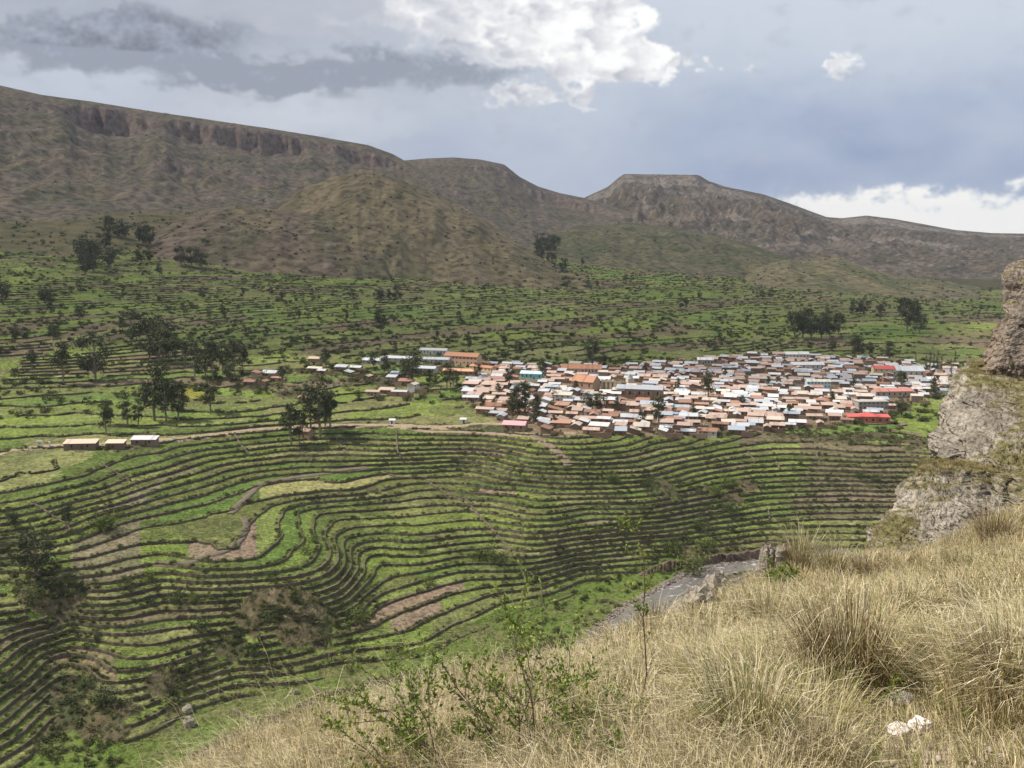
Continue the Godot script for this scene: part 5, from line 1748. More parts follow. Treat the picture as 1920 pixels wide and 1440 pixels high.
func build_undergrowth() -> void:
	var meshes := []
	for i in 5:
		meshes.append(bush_mesh([14, 18, 11, 16, 9][i], i))
	var places := [[], [], [], [], []]
	var tints := [PackedColorArray(), PackedColorArray(), PackedColorArray(), PackedColorArray(), PackedColorArray()]
	var dark := [lin(0.055, 0.07, 0.026), lin(0.07, 0.085, 0.03), lin(0.085, 0.085, 0.038), lin(0.05, 0.06, 0.028), lin(0.10, 0.12, 0.036)]
	var grow := func(p: Vector3, k: float, c: Color) -> void:
		var v := rng.randi() % 5
		places[v].append(Transform3D(Basis(Vector3.UP, rnd(0, TAU)).scaled(Vector3(k * rnd(0.9, 1.4), k * rnd(0.7, 1.1), k * rnd(0.9, 1.4))), p))
		tints[v].append(c * rnd(0.75, 1.25))
	for w in wall_shrub_spots:
		var p: Vector2 = w[0]
		var y: float = ROAD_LEVEL + STEP * w[1]
		var near: bool = w[2]
		var low := rng.randf() < 0.45
		var up := Vector2(-p.x, -p.y).normalized()
		var at := p + up * (rnd(1.5, 2.3) if low else rnd(0.3, 1.2))
		grow.call(Vector3(at.x, y - (STEP * 0.82 if low else 0.0), at.y), rnd(0.4, 1.05) * (1.7 if rng.randf() < 0.08 else 1.0) if near else rnd(0.8, 2.4), dark[rng.randi() % 5])
	# thickets on the poor ground
	for b in bare:
		for i in int(b[2] * b[2] * 0.26):
			var th := rnd(0, TAU)
			var rr: float = b[2] * sqrt(rng.randf()) * 1.05
			var x: float = b[0] + cos(th) * rr
			var z: float = b[1] + sin(th) * rr
			var p := on_ground(x, z)
			if Geometry2D.is_point_in_polygon(Vector2(x, z), village_edge) or (p.y > -108.0 and rng.randf() < 0.6):
				continue
			var close := false
			for q in road_pts:
				if q.distance_squared_to(Vector2(x, z)) < 20.0:
					close = true
					break
			if not close:
				grow.call(p, rnd(0.5, 1.2) * (1.9 if rng.randf() < 0.15 else 1.0), dark[rng.randi() % 5].lerp([lin(0.16, 0.125, 0.08), lin(0.13, 0.16, 0.05)][rng.randi() % 2], 0.75 * rng.randf()))
	# gardens and weeds between the houses
	for i in 420:
		var p := village_edge[rng.randi() % village_edge.size()].lerp(village_edge[rng.randi() % village_edge.size()], rng.randf())
		grow.call(on_ground(p.x, p.y), rnd(1.0, 2.8), dark[rng.randi() % 5])
	# a dark hedge between the riverside meadow and the near slope
	var hedge := to_line([[370, 1420], [430, 1392], [500, 1360], [570, 1328], [640, 1302], [740, 1276], [840, 1262], [950, 1236], [1040, 1212]], 0.8, 240.0)
	for p in hedge:
		for i in 2:
			var q := p + Vector2(rnd(-2.5, 2.5), rnd(-2.5, 2.5))
			grow.call(on_ground(q.x, q.y), rnd(0.7, 1.7), dark[rng.randi() % 5])
	# the brushy gullies of the lower left
	for g in [[[[110, 1120], [122, 1180], [115, 1240], [120, 1300], [125, 1360], [150, 1410], [190, 1435]], 7.0, 2, 1.9], [[[350, 1330], [320, 1295], [380, 1240], [430, 1200], [500, 1160], [560, 1130]], 5.0, 2, 1.8], [[[600, 1185], [640, 1165], [690, 1150], [700, 1120]], 4.0, 1, 1.6], [[[20, 1000], [50, 1050], [80, 1110]], 6.0, 2, 1.6]]:
		for p in to_line(g[0], 1.6, 270.0):
			for i in g[2]:
				var q: Vector2 = p + Vector2(rng.randfn(), rng.randfn()) * g[1] * 0.7
				grow.call(on_ground(q.x, q.y), rnd(0.6, g[3]), dark[rng.randi() % 5])
	# along the river
	for i in 1500:
		var q := rng.randi() % (river_line.size() - 1)
		var d := (river_line[q + 1] - river_line[q]).normalized()
		var off := rnd(13.0, 40.0) * (-1.0 if rng.randf() < 0.65 else 1.0)
		var p := river_line[q].lerp(river_line[q + 1], rng.randf()) + Vector2(-d.y, d.x) * off
		if noise_b.get_noise_2d(p.x * 2.0, p.y * 2.0) < -0.02 and off < 30.0:
			continue
		var g := on_ground(p.x, p.y)
		if g.y > river_y(atan2(p.x, -p.y)) + 9.0:
			continue
		grow.call(g, rnd(0.5, 1.9), dark[rng.randi() % 5])
	# scrub all over the upper valley and the hill feet
	for p in hill_spots:
		grow.call(p, rnd(1.2, 3.4), dark[rng.randi() % 5].lerp(lin(0.06, 0.05, 0.04), 0.5))
	for i in 14000:
		var a := rnd(-0.53, 0.53)
		var r := 640.0 * pow(2400.0 / 640.0, pow(rng.randf(), 0.9))
		var x := sin(a) * r
		var z := -cos(a) * r
		if noise_c.get_noise_2d(x * 1.5, z * 1.5) + 0.6 * noise_b.get_noise_2d(x * 1.5, z * 1.5) < rnd(-0.35, 0.25):
			continue
		if Geometry2D.is_point_in_polygon(Vector2(x, z), village_edge):
			continue
		if x > 430.0 and r < 1500.0 and rng.randf() < 0.75:
			continue
		grow.call(on_ground(x, z), rnd(1.2, 3.6), dark[rng.randi() % 5])
	for i in 5:
		scatter("scrub", meshes[i], mats["leaf"], places[i], tints[i], "low green scrub dotted along terrace walls and slopes", "scrub")
	# single bushes that stand out
	for p in [[897, 1048, 26], [928, 1052, 30], [672, 1172, 34], [745, 1225, 24], [1150, 905, 14], [1062, 885, 12], [940, 1060, 14], [790, 1040, 12], [985, 905, 14], [1320, 1035, 30], [1265, 1040, 24], [1300, 1075, 42], [1262, 1028, 20], [1370, 965, 22], [1365, 918, 26], [1345, 930, 20], [1210, 915, 14], [1150, 903, 20], [1310, 992, 20], [210, 995, 34], [185, 995, 24], [280, 1090, 20], [240, 1098, 14], [335, 1132, 24], [375, 1185, 26], [470, 1225, 20], [660, 1262, 18], [505, 1085, 12], [480, 1010, 10], [360, 1130, 16], [590, 1018, 16], [575, 1040, 18], [200, 1320, 34], [165, 1290, 22], [110, 1105, 24], [60, 1130, 26], [1612, 900, 18], [1640, 905, 14], [855, 735, 12], [895, 925, 10], [1190, 990, 14], [805, 1100, 18], [1460, 1100, 20], [1520, 1030, 26], [1480, 1042, 24]]:
		var at := meet(p[0], p[1], 290.0)
		if p[0] >= 1450 and p[1] >= 1030:
			at = meet(p[0], p[1], 20.0, true)
		var k: float = p[2] / FOC * at.length() * 0.95
		var n := thing("bush", at, rnd(0, TAU))
		n.scale = Vector3(k * 1.15, k, k * 1.15)
		var s := Shape.new()
		var mids := []
		for i in 20:
			var th := rnd(0, TAU)
			var rr := sqrt(rng.randf()) * 0.62
			mids.append(Vector3(cos(th) * rr, rnd(0.15, 0.9) * (1.0 - 0.5 * rr * rr), sin(th) * rr))
		var green: Color = [lin(0.075, 0.10, 0.03), lin(0.055, 0.075, 0.028), lin(0.10, 0.125, 0.035)][rng.randi() % 3]
		leaf_clumps(s, mids, 0.36, 34, 0.055, [green, green * 1.2, green * 0.85], 0.8)
		put("foliage", s.mesh(), mats["leaf"], n)
		var st := Shape.new()
		for i in 6:
			st.tube([Vector3(0, -0.1, 0), mids[i] * 0.9], [0.03, 0.01], 4, lin(0.12, 0.09, 0.065))
		put("stem", st.mesh(), mats["bark"], n)
		waiting.append([n, "rounded green bush", "bush", "bushes that stand out on the terraces", at])
	build_crops()

func build_crops() -> void:
	# leafy crop rows on the nearer terraces
	var s := Shape.new()
	for i in 7:
		var th := TAU * i / 7.0 + rnd(-0.3, 0.3)
		var d := Vector3(cos(th), 0, sin(th))
		var side := Vector3(-d.z, 0, d.x) * 0.16
		var tip := d * rnd(0.4, 0.7) + Vector3(0, rnd(0.25, 0.6), 0)
		s.tri(-side * 0.4, tip, side * 0.4 + d * 0.1, Color(1, 1, 1) * rnd(0.85, 1.15))
		s.tri(tip * 0.5 - side, tip + d * 0.12, tip * 0.5 + side, Color(1, 1, 1) * rnd(0.85, 1.15))
	var places := []
	var tints := PackedColorArray()
	while places.size() < 95000:
		var a := rnd(-0.52, 0.45)
		var r := 290.0 + 290.0 * pow(rng.randf(), 0.8)
		var x := sin(a) * r
		var z := -cos(a) * r
		# plants stand in rows that follow the terrace
		var e := base(a, r)
		var q := (e - ROAD_LEVEL) / STEP
		var f := q - floorf(q)
		if f < 0.04 or f > 0.86 or e > ROAD_LEVEL + 3.0 or e < river_y(a) + 0.8:
			if rng.randf() < 0.98:
				continue
		if terraced(x, z, r, e) < 0.5:
			continue
		var y := height(a, r)
		var c := ground_colour(a, r, x, z, y)
		if c.g < c.r * 1.12:
			if rng.randf() < 0.92:
				places.append(Transform3D(Basis().scaled(Vector3(0.1, 0.1, 0.1)), Vector3(x, y, z)))
				tints.append(c)
				continue
		var k := rnd(0.35, 0.7)
		places.append(Transform3D(Basis(Vector3.UP, rnd(0, TAU)).scaled(Vector3(k * 1.3, k, k * 1.3)), Vector3(x, y - 0.03, z)))
		tints.append(c * rnd(0.9, 1.4))
	scatter("crops", s.mesh(), mats["leaf"], places, tints, "green bean and potato crops filling the terraces", "crops")

# ---------------------------------------------------------------- grass of the hillside
func blade(s: Shape, foot: Vector3, lean: Vector3, tall: float, wide: float, col: Color, droop: float) -> void:
	var across := lean.cross(Vector3.UP)
	if across.length() < 0.01:
		across = Vector3(1, 0, 0)
	across = across.normalized().rotated(Vector3.UP, rnd(-0.8, 0.8)) * wide
	var m1 := foot + Vector3(0, tall * 0.45, 0) + lean * tall * 0.22
	var m2 := foot + Vector3(0, tall * 0.82, 0) + lean * tall * 0.62
	var tip := foot + Vector3(0, tall * (1.0 - droop), 0) + lean * tall * 1.15
	s.quad(foot - across, m1 - across * 0.85, m1 + across * 0.85, foot + across, col)
	s.quad(m1 - across * 0.85, m2 - across * 0.55, m2 + across * 0.55, m1 + across * 0.85, col)
	s.tri(m2 - across * 0.55, tip, m2 + across * 0.55, col)

const STRAW := [Color(0.60, 0.53, 0.36), Color(0.52, 0.45, 0.29), Color(0.66, 0.60, 0.43), Color(0.45, 0.385, 0.24), Color(0.56, 0.51, 0.36)]
const GREENISH := [Color(0.21, 0.22, 0.075), Color(0.26, 0.25, 0.09), Color(0.17, 0.19, 0.06), Color(0.32, 0.28, 0.12)]
const BROWN := [Color(0.20, 0.135, 0.07), Color(0.26, 0.185, 0.10), Color(0.15, 0.10, 0.055), Color(0.24, 0.19, 0.13)]

func tuft(n: int, tall: float, wide: float, spread: float, greens: float, browns: float, thin: float, sweep: Vector3) -> Shape:
	var s := Shape.new()
	for i in n:
		var th := rnd(0, TAU)
		var rr := sqrt(rng.randf()) * wide
		var out := Vector3(cos(th), 0, sin(th))
		var pick := rng.randf()
		var c: Color = STRAW[rng.randi() % 5]
		var h := tall * rnd(0.55, 1.1)
		if pick < greens:
			c = GREENISH[rng.randi() % 4]
		elif pick < greens + browns:
			c = BROWN[rng.randi() % 4]
			h *= 0.85
		var lean := out * spread * rnd(0.2, 1.1) + Vector3(rng.randfn(), 0, rng.randfn()) * 0.16 + sweep
		blade(s, out * rr - Vector3(0, 0.03, 0), lean, h, thin * rnd(0.7, 1.3), c * rnd(0.8, 1.2), rnd(0.02, 0.3))
	return s

func build_grass() -> void:
	var sweep := Vector3(-0.10, 0, 0.05)
	var kinds := []
	for i in 4:
		kinds.append(tuft(120, 0.32, 0.17, 0.65, 0.13, 0.10, 0.0015, sweep).mesh())
	for i in 2:
		kinds.append(tuft(110, 0.28, 0.16, 0.75, 0.5, 0.1, 0.0015, sweep).mesh())
	kinds.append(tuft(22, 0.6, 0.14, 0.35, 0.05, 0.1, 0.0014, sweep).mesh())
	# coarser tufts for the slope farther off
	for i in 2:
		kinds.append(tuft(60, 0.36, 0.3, 0.6, 0.16, 0.11, 0.005, sweep).mesh())
	var places := []
	var tints := []
	for k in kinds:
		places.append([])
		tints.append(PackedColorArray())
	var clear := []
	for p in [[1686, 1318], [1706, 1372], [1855, 1415], [1880, 1432], [1768, 1190]]:
		var q := meet(p[0], p[1], 1.5, true)
		clear.append(Vector2(q.x, q.z))
		for k in 8:
			clear.append(Vector2(q.x, q.z) * (0.97 - 0.03 * k))
	var sown := func(count: int, r0: float, r1: float, power: float, coarse: bool) -> void:
		for i in count:
			var a := rnd(-0.62, 0.62)
			var r := r0 * pow(r1 / r0, pow(rng.randf(), power))
			var x := sin(a) * r
			var z := -cos(a) * r
			var n := noise_b.get_noise_2d(x * 22.0, z * 22.0)
			var n2 := noise_b.get_noise_2d(x * 7.0 + 300.0, z * 7.0)
			if n < -0.26 + (0.1 if r < 6.0 and a > 0.3 else 0.0):
				continue
			var hidden := false
			for q in clear:
				if q.distance_squared_to(Vector2(x, z)) < 0.06 + 0.008 * r:
					hidden = true
			if hidden:
				continue
			var y := near_height(a, r)
			var k := rng.randi() % 4
			if coarse:
				k = 7 + rng.randi() % 2
			elif n2 > 0.12 and rng.randf() < 0.7:
				k = 4 + rng.randi() % 2
			elif rng.randf() < 0.12:
				k = 6
			var big := rnd(0.6, 1.15) * (1.0 + 0.5 * n2)
			places[k].append(Transform3D(Basis.from_euler(Vector3(rnd(-0.15, 0.15), rnd(-0.9, 0.9), rnd(-0.15, 0.15))).scaled(Vector3.ONE * big), Vector3(x, y, z)))
			tints[k].append(Color(1, 1, 1).lerp(Color(0.92, 0.86, 0.72), rng.randf()) * rnd(0.82, 1.15))
	sown.call(7000, 2.4, 15.0, 0.66, false)
	sown.call(12000, 9.0, 46.0, 0.85, true)
	for k in kinds.size():
		scatter("grass", kinds[k], mats["straw"], places[k], tints[k], "dry straw coloured bunch grass covering the hillside", "grass")
	# short grazed grass in the gaps
	var short := tuft(60, 0.11, 0.15, 0.9, 0.25, 0.2, 0.0016, sweep).mesh()
	var low_places := []
	var low_tints := PackedColorArray()
	for i in 3800:
		var a := rnd(-0.62, 0.62)
		var r := 2.4 * pow(5.0, pow(rng.randf(), 0.7))
		low_places.append(Transform3D(Basis(Vector3.UP, rnd(0, TAU)).scaled(Vector3.ONE * rnd(0.6, 1.2)), polar(a, r, near_height(a, r))))
		low_tints.append(Color(0.95, 0.93, 0.86) * rnd(0.8, 1.15))
	scatter("short_grass", short, mats["straw"], low_places, low_tints, "short grazed grass between the taller tufts", "grass")
	# single tussocks: u, v of the foot, height seen, greens, browns
	var named := [[1590, 1318, 235, 0.2, 0.62, "largest brown-based grass tussock in the right foreground"], [1775, 1290, 130, 0.62, 0.12, "green arching grass tussock just right of the largest brown one"], [1400, 1430, 200, 0.4, 0.1, "greenish grass tussock at the bottom edge, lower left of the white rocks"], [1440, 1200, 120, 0.3, 0.3, "dark-hearted tussock left of the largest brown one"],
		[1225, 1205, 90, 0.3, 0.35, "brown tussock beside the river bend at the brow"], [1900, 1330, 190, 0.15, 0.45, "grey-brown tussock at the right picture edge near the white rocks"], [1560, 1085, 80, 0.35, 0.2, "upright tussock on the brow right of the two upright boulders"], [1620, 1085, 56, 0.1, 0.55, "low brown tussock on the brow below the rock buttress"], [1860, 1025, 90, 0.1, 0.6, "dark brown tussock high at the right below the cliff"], [1800, 1090, 70, 0.4, 0.2, "pale green tussock on the upper right slope"],
		[1500, 1070, 90, 0.3, 0.3, "long-stemmed tussock at the brow behind the dark bush"], [1290, 1390, 120, 0.25, 0.1, "straw tussock at the bottom centre right of the shrub"], [1050, 1230, 70, 0.1, 0.2, "pale tussock on the brow behind the green shrub"], [800, 1400, 120, 0.08, 0.1, "golden tussock behind the left part of the green shrub"], [560, 1420, 90, 0.05, 0.12, "golden tussock at the lower left brow"], [1700, 1180, 90, 0.35, 0.15, "yellow-green tussock above the largest brown one"], [1840, 1180, 100, 0.3, 0.25, "mixed straw tussock at the middle right"], [1330, 1260, 110, 0.2, 0.15, "broad straw tussock on the middle of the slope"], [1560, 1432, 90, 0.3, 0.15, "leaning straw tussock at the bottom edge left of the white rocks"], [1180, 1330, 100, 0.2, 0.1, "straw tussock beside the tall bare stem"]]
	for p in named:
		var at := meet(p[0], p[1], 1.5, true)
		var tall: float = p[2] / FOC * at.length()
		var s := tuft(900 if p[2] > 140 else 420, tall, tall * 0.22, 0.6, p[3], p[4], 0.0021 + 0.00007 * at.length(), sweep)
		var o := put("tussock_grass", s.mesh(), mats["straw"])
		o.position = at
		tag(o, p[5], "grass tussock", "large grass tussocks")
	# tufts on the cliff ledges
	var cliff_places := []
	var cliff_tints := PackedColorArray()
	for o in find_children("rock_*", "MeshInstance3D", false, false):
		var arr: Array = o.mesh.surface_get_arrays(0)
		var vv: PackedVector3Array = arr[Mesh.ARRAY_VERTEX]
		var nn: PackedVector3Array = arr[Mesh.ARRAY_NORMAL]
		for i in 2200:
			var k := rng.randi() % vv.size()
			if absf(nn[k].y) > 0.7 and noise_b.get_noise_3dv(vv[k] * 4.0) > -0.05:
				cliff_places.append(Transform3D(Basis(Vector3.UP, rnd(0, TAU)).scaled(Vector3.ONE * rnd(0.5, 1.0)), vv[k] - Vector3(0, 0.05, 0)))
				cliff_tints.append(Color(0.72, 0.68, 0.5) * rnd(0.7, 1.1))
	scatter("cliff_grass", kinds[7], mats["straw"], cliff_places, cliff_tints, "dry grass growing on the ledges of the crag", "grass")

# ---------------------------------------------------------------- shrubs and stems close by
func leaf_at(s: Shape, p: Vector3, d: Vector3, size: float, c: Color) -> void:
	var x := d.cross(Vector3(rng.randfn(), rng.randfn(), rng.randfn())).normalized() * size * 0.30
	var up := x.cross(d).normalized() * size * 0.12
	s.tri(p, p + d * size * 0.5 - x + up, p + d * size, c)
	s.tri(p, p + d * size, p + d * size * 0.5 + x + up, c)

func twig(bark: Shape, leaves: Shape, foot: Vector3, d: Vector3, long: float, thick: float, depth: int, leafy: float, size: float) -> void:
	var path := [foot]
	var p := foot
	var n := 5
	for i in n:
		d = (d + Vector3(rng.randfn(), rng.randfn() * 0.6 + 0.35, rng.randfn()) * 0.16).normalized()
		p += d * long / n
		path.append(p)
		if depth > 0 and i > 0:
			for b in (2 if rng.randf() < 0.5 else 1):
				var side := (d * 0.75 + Vector3(rng.randfn(), rng.randfn() * 0.5 + 0.15, rng.randfn()) * 0.62).normalized()
				twig(bark, leaves, p, side, long * rnd(0.28, 0.5), thick * 0.5, depth - 1, leafy, size)
		if depth < 2:
			for b in 3:
				if rng.randf() < leafy:
					var c := [lin(0.22, 0.28, 0.055), lin(0.165, 0.225, 0.045), lin(0.28, 0.32, 0.085), lin(0.12, 0.17, 0.04)][rng.randi() % 4] as Color
					leaf_at(leaves, p + d * rnd(-0.02, 0.02), (d * 0.5 + Vector3(rng.randfn(), rng.randfn() + 0.4, rng.randfn()) * 0.6).normalized(), size * rnd(0.6, 1.3), c)
	var rad := []
	for i in path.size():
		rad.append(thick * (1.0 - 0.75 * float(i) / n))
	bark.tube(path, rad, 4, [lin(0.19, 0.145, 0.115), lin(0.24, 0.20, 0.17), lin(0.14, 0.10, 0.08)][rng.randi() % 3])

func shrub(called: String, words: String, category: String, foot: Vector3, stems: Array, thick: float, depth: int, leafy: float, size: float, group := "") -> Node3D:
	var n := thing(called, foot)
	var bark := Shape.new()
	var leaves := Shape.new()
	for st in stems:
		var d: Vector3 = st
		twig(bark, leaves, Vector3(rnd(-0.06, 0.06), -0.05, rnd(-0.06, 0.06)), d.normalized(), d.length(), thick, depth, leafy, size)
	put("stem", bark.mesh(), mats["bark"], n)
	if leaves.v.size():
		put("foliage", leaves.mesh(), mats["near leaf"], n)
	tag(n, words, category, group)
	return n

func build_shrubs() -> void:
	# the open green shrub in the middle foreground: several plants, their feet just below the picture
	var foot := meet(1010, 1500, 1.5, true)
	shrub("shrub", "open green leafy shrub with thin branches, tallest one in the foreground", "shrub", foot + Vector3(0, 0, -0.1), [Vector3(-0.06, 0.72, -0.1), Vector3(0.02, 0.62, -0.25), Vector3(-0.32, 0.46, -0.1), Vector3(0.2, 0.48, -0.2), Vector3(-0.16, 0.56, 0.0), Vector3(0.1, 0.42, 0.1)], 0.0055, 2, 0.55, 0.021)
	foot = meet(900, 1490, 1.5, true)
	shrub("shrub", "wide leafy shrub leaning left below the terraces, left of the tallest shrub", "shrub", foot, [Vector3(-0.55, 0.36, -0.1), Vector3(-0.36, 0.48, -0.2), Vector3(-0.15, 0.52, 0.1), Vector3(-0.62, 0.22, 0.0), Vector3(0.1, 0.46, -0.1), Vector3(-0.3, 0.36, 0.2), Vector3(-0.45, 0.3, 0.15)], 0.0055, 2, 0.7, 0.020)
	foot = meet(1060, 1460, 1.5, true)
	shrub("shrub", "thin shrub with bare grey twigs just left of the tall stem", "shrub", foot, [Vector3(0.05, 0.46, -0.1), Vector3(0.2, 0.36, 0.0), Vector3(-0.12, 0.42, 0.1)], 0.004, 2, 0.18, 0.018)
	foot = meet(1135, 1432, 1.5, true)
	shrub("shrub", "low dense yellow-green bush at the foot of the tall stem", "shrub", foot, [Vector3(0, 0.3, 0), Vector3(0.12, 0.26, 0), Vector3(-0.13, 0.26, 0.04), Vector3(0.05, 0.27, 0.1), Vector3(-0.05, 0.28, -0.1), Vector3(0.18, 0.2, 0.05), Vector3(-0.18, 0.2, -0.03)], 0.003, 2, 0.8, 0.013)
	# the tall single stem
	foot = meet(1178, 1412, 1.5, true)
	var top := sight(1206, 985) * Vector2(foot.x, foot.z).length() - foot
	var n := thing("tall_stem", foot)
	var bark := Shape.new()
	var leaves := Shape.new()
	var path := []
	var rad := []
	for i in 9:
		var t := i / 8.0
		path.append(top * t + Vector3(0.05 * sin(t * 3.6) - 0.012 * sin(t * 13.0), -0.03, 0.01 * sin(t * 9.0)))
		rad.append(0.006 * (1.0 - 0.75 * t))
	bark.tube(path, rad, 5, lin(0.17, 0.105, 0.085))
	for i in range(1, 9):
		for k in (3 if i > 4 else 1):
			twig(bark, leaves, path[i], Vector3(rng.randfn(), rnd(0.5, 1.4), rng.randfn()), rnd(0.05, 0.12) if i > 4 else rnd(0.15, 0.28), 0.002, 1 if i > 4 else 0, 0.32, 0.016)
	put("stem", bark.mesh(), mats["bark"], n)
	put("foliage", leaves.mesh(), mats["near leaf"], n)
	tag(n, "tall reddish bare stem with few leaves standing before the river", "stem")
	# seed stalks and forbs in the grass
	for p in [[1145, 1362, 0.16, "dark round seed head on a thin stalk beside the tall stem"], [1275, 1400, 0.12, "dark red seed head low in the grass right of the shrub"]]:
		var at := meet(p[0], p[1] + 60, 1.5, true)
		var o := thing("seed_stalk", at)
		var s := Shape.new()
		s.tube([Vector3(0, -0.03, 0), Vector3(0.01, p[2], 0.0)], [0.0018, 0.0012], 4, lin(0.16, 0.1, 0.07))
		put("stem", s.mesh(), mats["bark"], o)
		s = Shape.new()
		boulder(s, Vector3(0.01, p[2] + 0.006, 0), Vector3(0.012, 0.011, 0.012), 5, 8, lin(0.07, 0.022, 0.018), 3)
		put("seed_head", s.mesh(), mats["bark"], o)
		tag(o, p[3], "seed head")
	var fs := Shape.new()
	var fl := Shape.new()
	twig(fs, fl, Vector3.ZERO, Vector3(0.1, 1, 0), 0.2, 0.002, 1, 0.8, 0.016)
	twig(fs, fl, Vector3.ZERO, Vector3(-0.4, 1, 0.2), 0.16, 0.002, 1, 0.8, 0.016)
	for i in fl.v.size():
		fs.v.append(fl.v[i]); fs.n.append(fl.n[i]); fs.c.append(fl.c[i])
	var off := fs.v.size() - fl.v.size()
	for i in fl.t:
		fs.t.append(off + i)
	var places := []
	var tints := PackedColorArray()
	for i in 260:
		var a := rnd(-0.3, 0.55)
		var r := rnd(3.2, 13.0)
		if noise_b.get_noise_2d(sin(a) * r * 9.0, cos(a) * r * 9.0) < 0.0:
			continue
		places.append(Transform3D(Basis(Vector3.UP, rnd(0, TAU)).scaled(Vector3.ONE * rnd(0.4, 1.0)), polar(a, r, near_height(a, r))))
		tints.append(Color(1.2, 1.15, 1.0) * rnd(0.8, 1.2))
	scatter("green_forbs", fs.mesh(), mats["leaf"], places, tints, "small green leafy herbs growing between the grass tufts", "herbs")
	# dark scrub by the upright boulders at the brow
	for p in [[1500, 1062, 60, "dark olive bush on the brow right of the upright boulders"], [1465, 1110, 44, "lower dark bush on the brow below the upright boulders"]]:
		var at := meet(p[0], p[1], 12.0, true)
		var k: float = p[2] / FOC * at.length()
		var st := []
		for i in 14:
			st.append(Vector3(rng.randfn() * 0.5, 1.0, rng.randfn() * 0.5).normalized() * k * rnd(0.6, 1.0))
		var o := shrub("bush", p[3], "bush", at, st, k * 0.012, 2, 0.9, k * 0.075)

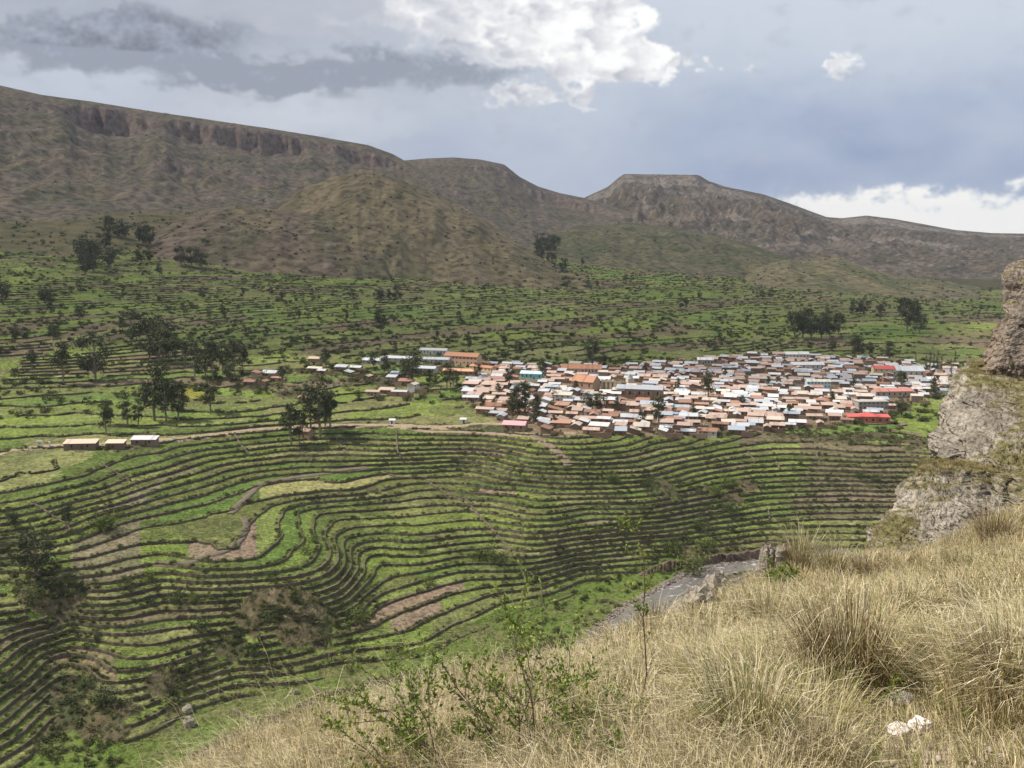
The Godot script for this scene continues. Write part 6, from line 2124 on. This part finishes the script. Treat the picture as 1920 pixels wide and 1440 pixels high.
func build_rocks() -> void:
	var white := lin(0.80, 0.74, 0.71)
	var grey := lin(0.36, 0.32, 0.265)
	for p in [[1690, 1322, 24, 11, "white", "smaller white stone lying in the grass below the big tussock"], [1688, 1376, 22, 9, "white", "left half of the larger broken white stone at lower right"], [1724, 1370, 20, 11, "white", "right half of the larger broken white stone at lower right"],
			[1437, 1058, 13, 22, "grey", "leaning upright boulder on the brow, left one of the pair"], [1468, 1050, 15, 17, "grey", "rounded boulder on the brow, right one of the pair"], [1400, 1118, 26, 16, "dark", "dark cracked rock jutting from the brow above the river"], [1418, 1116, 12, 10, "dark", "small dark rock leaning on the cracked rock at the brow"], [1288, 1160, 26, 20, "grey", "pale rock slab at the brow nearest the river"], [1312, 1130, 30, 16, "grey", "long pale rock ledge at the brow beside the river"], [1345, 1092, 20, 11, "grey", "pale flat rock on the brow left of the cracked rock"], [1270, 1185, 20, 13, "grey", "lowest pale rock of the outcrop beside the river"],
			[1350, 1268, 20, 13, "grey", "weathered grey stone half hidden left of the big tussock"], [1610, 1100, 16, 6, "grey", "flat pale stone on the upper slope below the buttress"], [1790, 1240, 12, 7, "pale", "small pale stone right of the green tussock"], [1768, 1190, 14, 8, "pale", "pale stone on the bare patch above the green tussock"], [1855, 1415, 9, 7, "pale", "small pale pebble at the bottom right corner, upper one"], [1880, 1432, 12, 8, "pale", "pinkish pebble at the bottom right corner, lower one"], [1830, 1440, 10, 7, "pale", "pale pebble on the bottom edge near the right corner"], [355, 1364, 9, 9, "field", "square pale boulder on the lowest terrace above the riverside meadow"], [352, 1338, 8, 7, "field", "rounded boulder on the stone heap above the riverside meadow"], [555, 1302, 4, 5, "field", "small pale boulder at the edge of the dark field by the river"]]:
		var far: bool = p[4] == "field"
		var at := meet(p[0], p[1], 290.0) if far else meet(p[0], p[1], 1.5, true)
		var sunk := 0.0
		if at.length() > 100.0 and not far:
			# these crown the brow, where the slope drops out of sight behind them
			var d := sight(p[0], p[1] + 6.0)
			var least := 1e9
			for i in 90:
				var r := 8.0 * pow(1.02, i)
				var gap := d.y * r - near_height(bearing(d), r)
				if gap < least:
					least = gap
					at = d * r
			sunk = maxf(least, 0.0)
			p[2] *= 1.25
		var m := at.length() / FOC
		var s := Shape.new()
		var c: Color = {"white": white, "grey": grey, "dark": lin(0.2, 0.175, 0.145), "pale": lin(0.52, 0.42, 0.36), "field": lin(0.4, 0.35, 0.28)}[p[4]]
		boulder(s, Vector3(0, -sunk * 0.5, 0), Vector3(p[2] * m, p[3] * m + sunk * 0.6, p[2] * 0.8 * m), 11, 18, c, int(p[0]) % 97)
		var o := put("rock", s.mesh(), mats["plaster" if p[4] == "white" else "stone"])
		o.position = at + Vector3(0, p[3] * m * 0.7, 0)
		o.rotation = Vector3(rnd(-0.2, 0.2), rnd(0, 1.0), rnd(-0.25, 0.25))
		tag(o, p[5], "rock")
	# gravel on the bare patches
	var s := Shape.new()
	boulder(s, Vector3.ZERO, Vector3(0.016, 0.011, 0.014), 4, 6, Color.WHITE, 2)
	var places := []
	var tints := PackedColorArray()
	for i in 2600:
		var a := rnd(-0.1, 0.6)
		var r := rnd(2.8, 12.0)
		var x := sin(a) * r
		var z := -cos(a) * r
		if noise_b.get_noise_2d(x * 22.0, z * 22.0) > -0.1 and rng.randf() < 0.75:
			continue
		places.append(Transform3D(Basis.from_euler(Vector3(rnd(0, 3), rnd(0, TAU), 0)).scaled(Vector3.ONE * rnd(0.3, 1.4)), Vector3(x, near_height(a, r) + 0.01, z)))
		tints.append(lin(0.46, 0.37, 0.31) * rnd(0.6, 1.25))
	scatter("gravel", s.mesh(), mats["plaster"], places, tints, "pale pinkish gravel scattered on the bare patches of soil", "gravel")

# ---------------------------------------------------------------- words that single each thing out
const ORDINAL := ["nearest", "second nearest", "third nearest", "fourth nearest", "fifth nearest", "sixth nearest", "seventh nearest", "eighth nearest", "ninth nearest", "tenth nearest", "eleventh nearest", "twelfth nearest", "thirteenth nearest", "fourteenth nearest", "fifteenth nearest", "sixteenth nearest", "seventeenth nearest", "eighteenth nearest", "nineteenth nearest", "twentieth nearest", "twenty-first nearest", "twenty-second nearest", "twenty-third nearest", "twenty-fourth nearest", "twenty-fifth nearest", "twenty-sixth nearest", "twenty-seventh nearest", "twenty-eighth nearest", "twenty-ninth nearest", "thirtieth nearest"]

func give_labels() -> void:
	var groups := {}
	for w in waiting:
		var p: Vector3 = w[4]
		var best := 1e9
		var key := ""
		for l in landmarks:
			var q: Vector3 = l[1]
			# distance as one sees it: across the view and up or down it
			var da := (atan2(p.x, -p.z) - atan2(q.x, -q.z)) * 1000.0
			var dv := (atan2(p.y, Vector2(p.x, p.z).length()) - atan2(q.y, Vector2(q.x, q.z).length())) * 1000.0
			var d := Vector2(da, dv).length()
			if d < best:
				best = d
				var side := ("right of " if da > 0 else "left of ") if absf(da) > absf(dv) else ("above " if dv > 0 else "below ")
				key = side + l[0]
		var full: String = w[1] + "|" + key
		if not groups.has(full):
			groups[full] = []
		groups[full].append([best, w, key])
	for full in groups:
		var list: Array = groups[full]
		list.sort_custom(func(a, b): return a[0] < b[0])
		for i in list.size():
			var w: Array = list[i][1]
			var words: String = w[1] + ", " + (ORDINAL[i] + " " if list.size() > 1 and i < 30 else "number %d outward " % (i + 1) if i >= 30 else "") + list[i][2]
			tag(w[0], words, w[2], w[3])
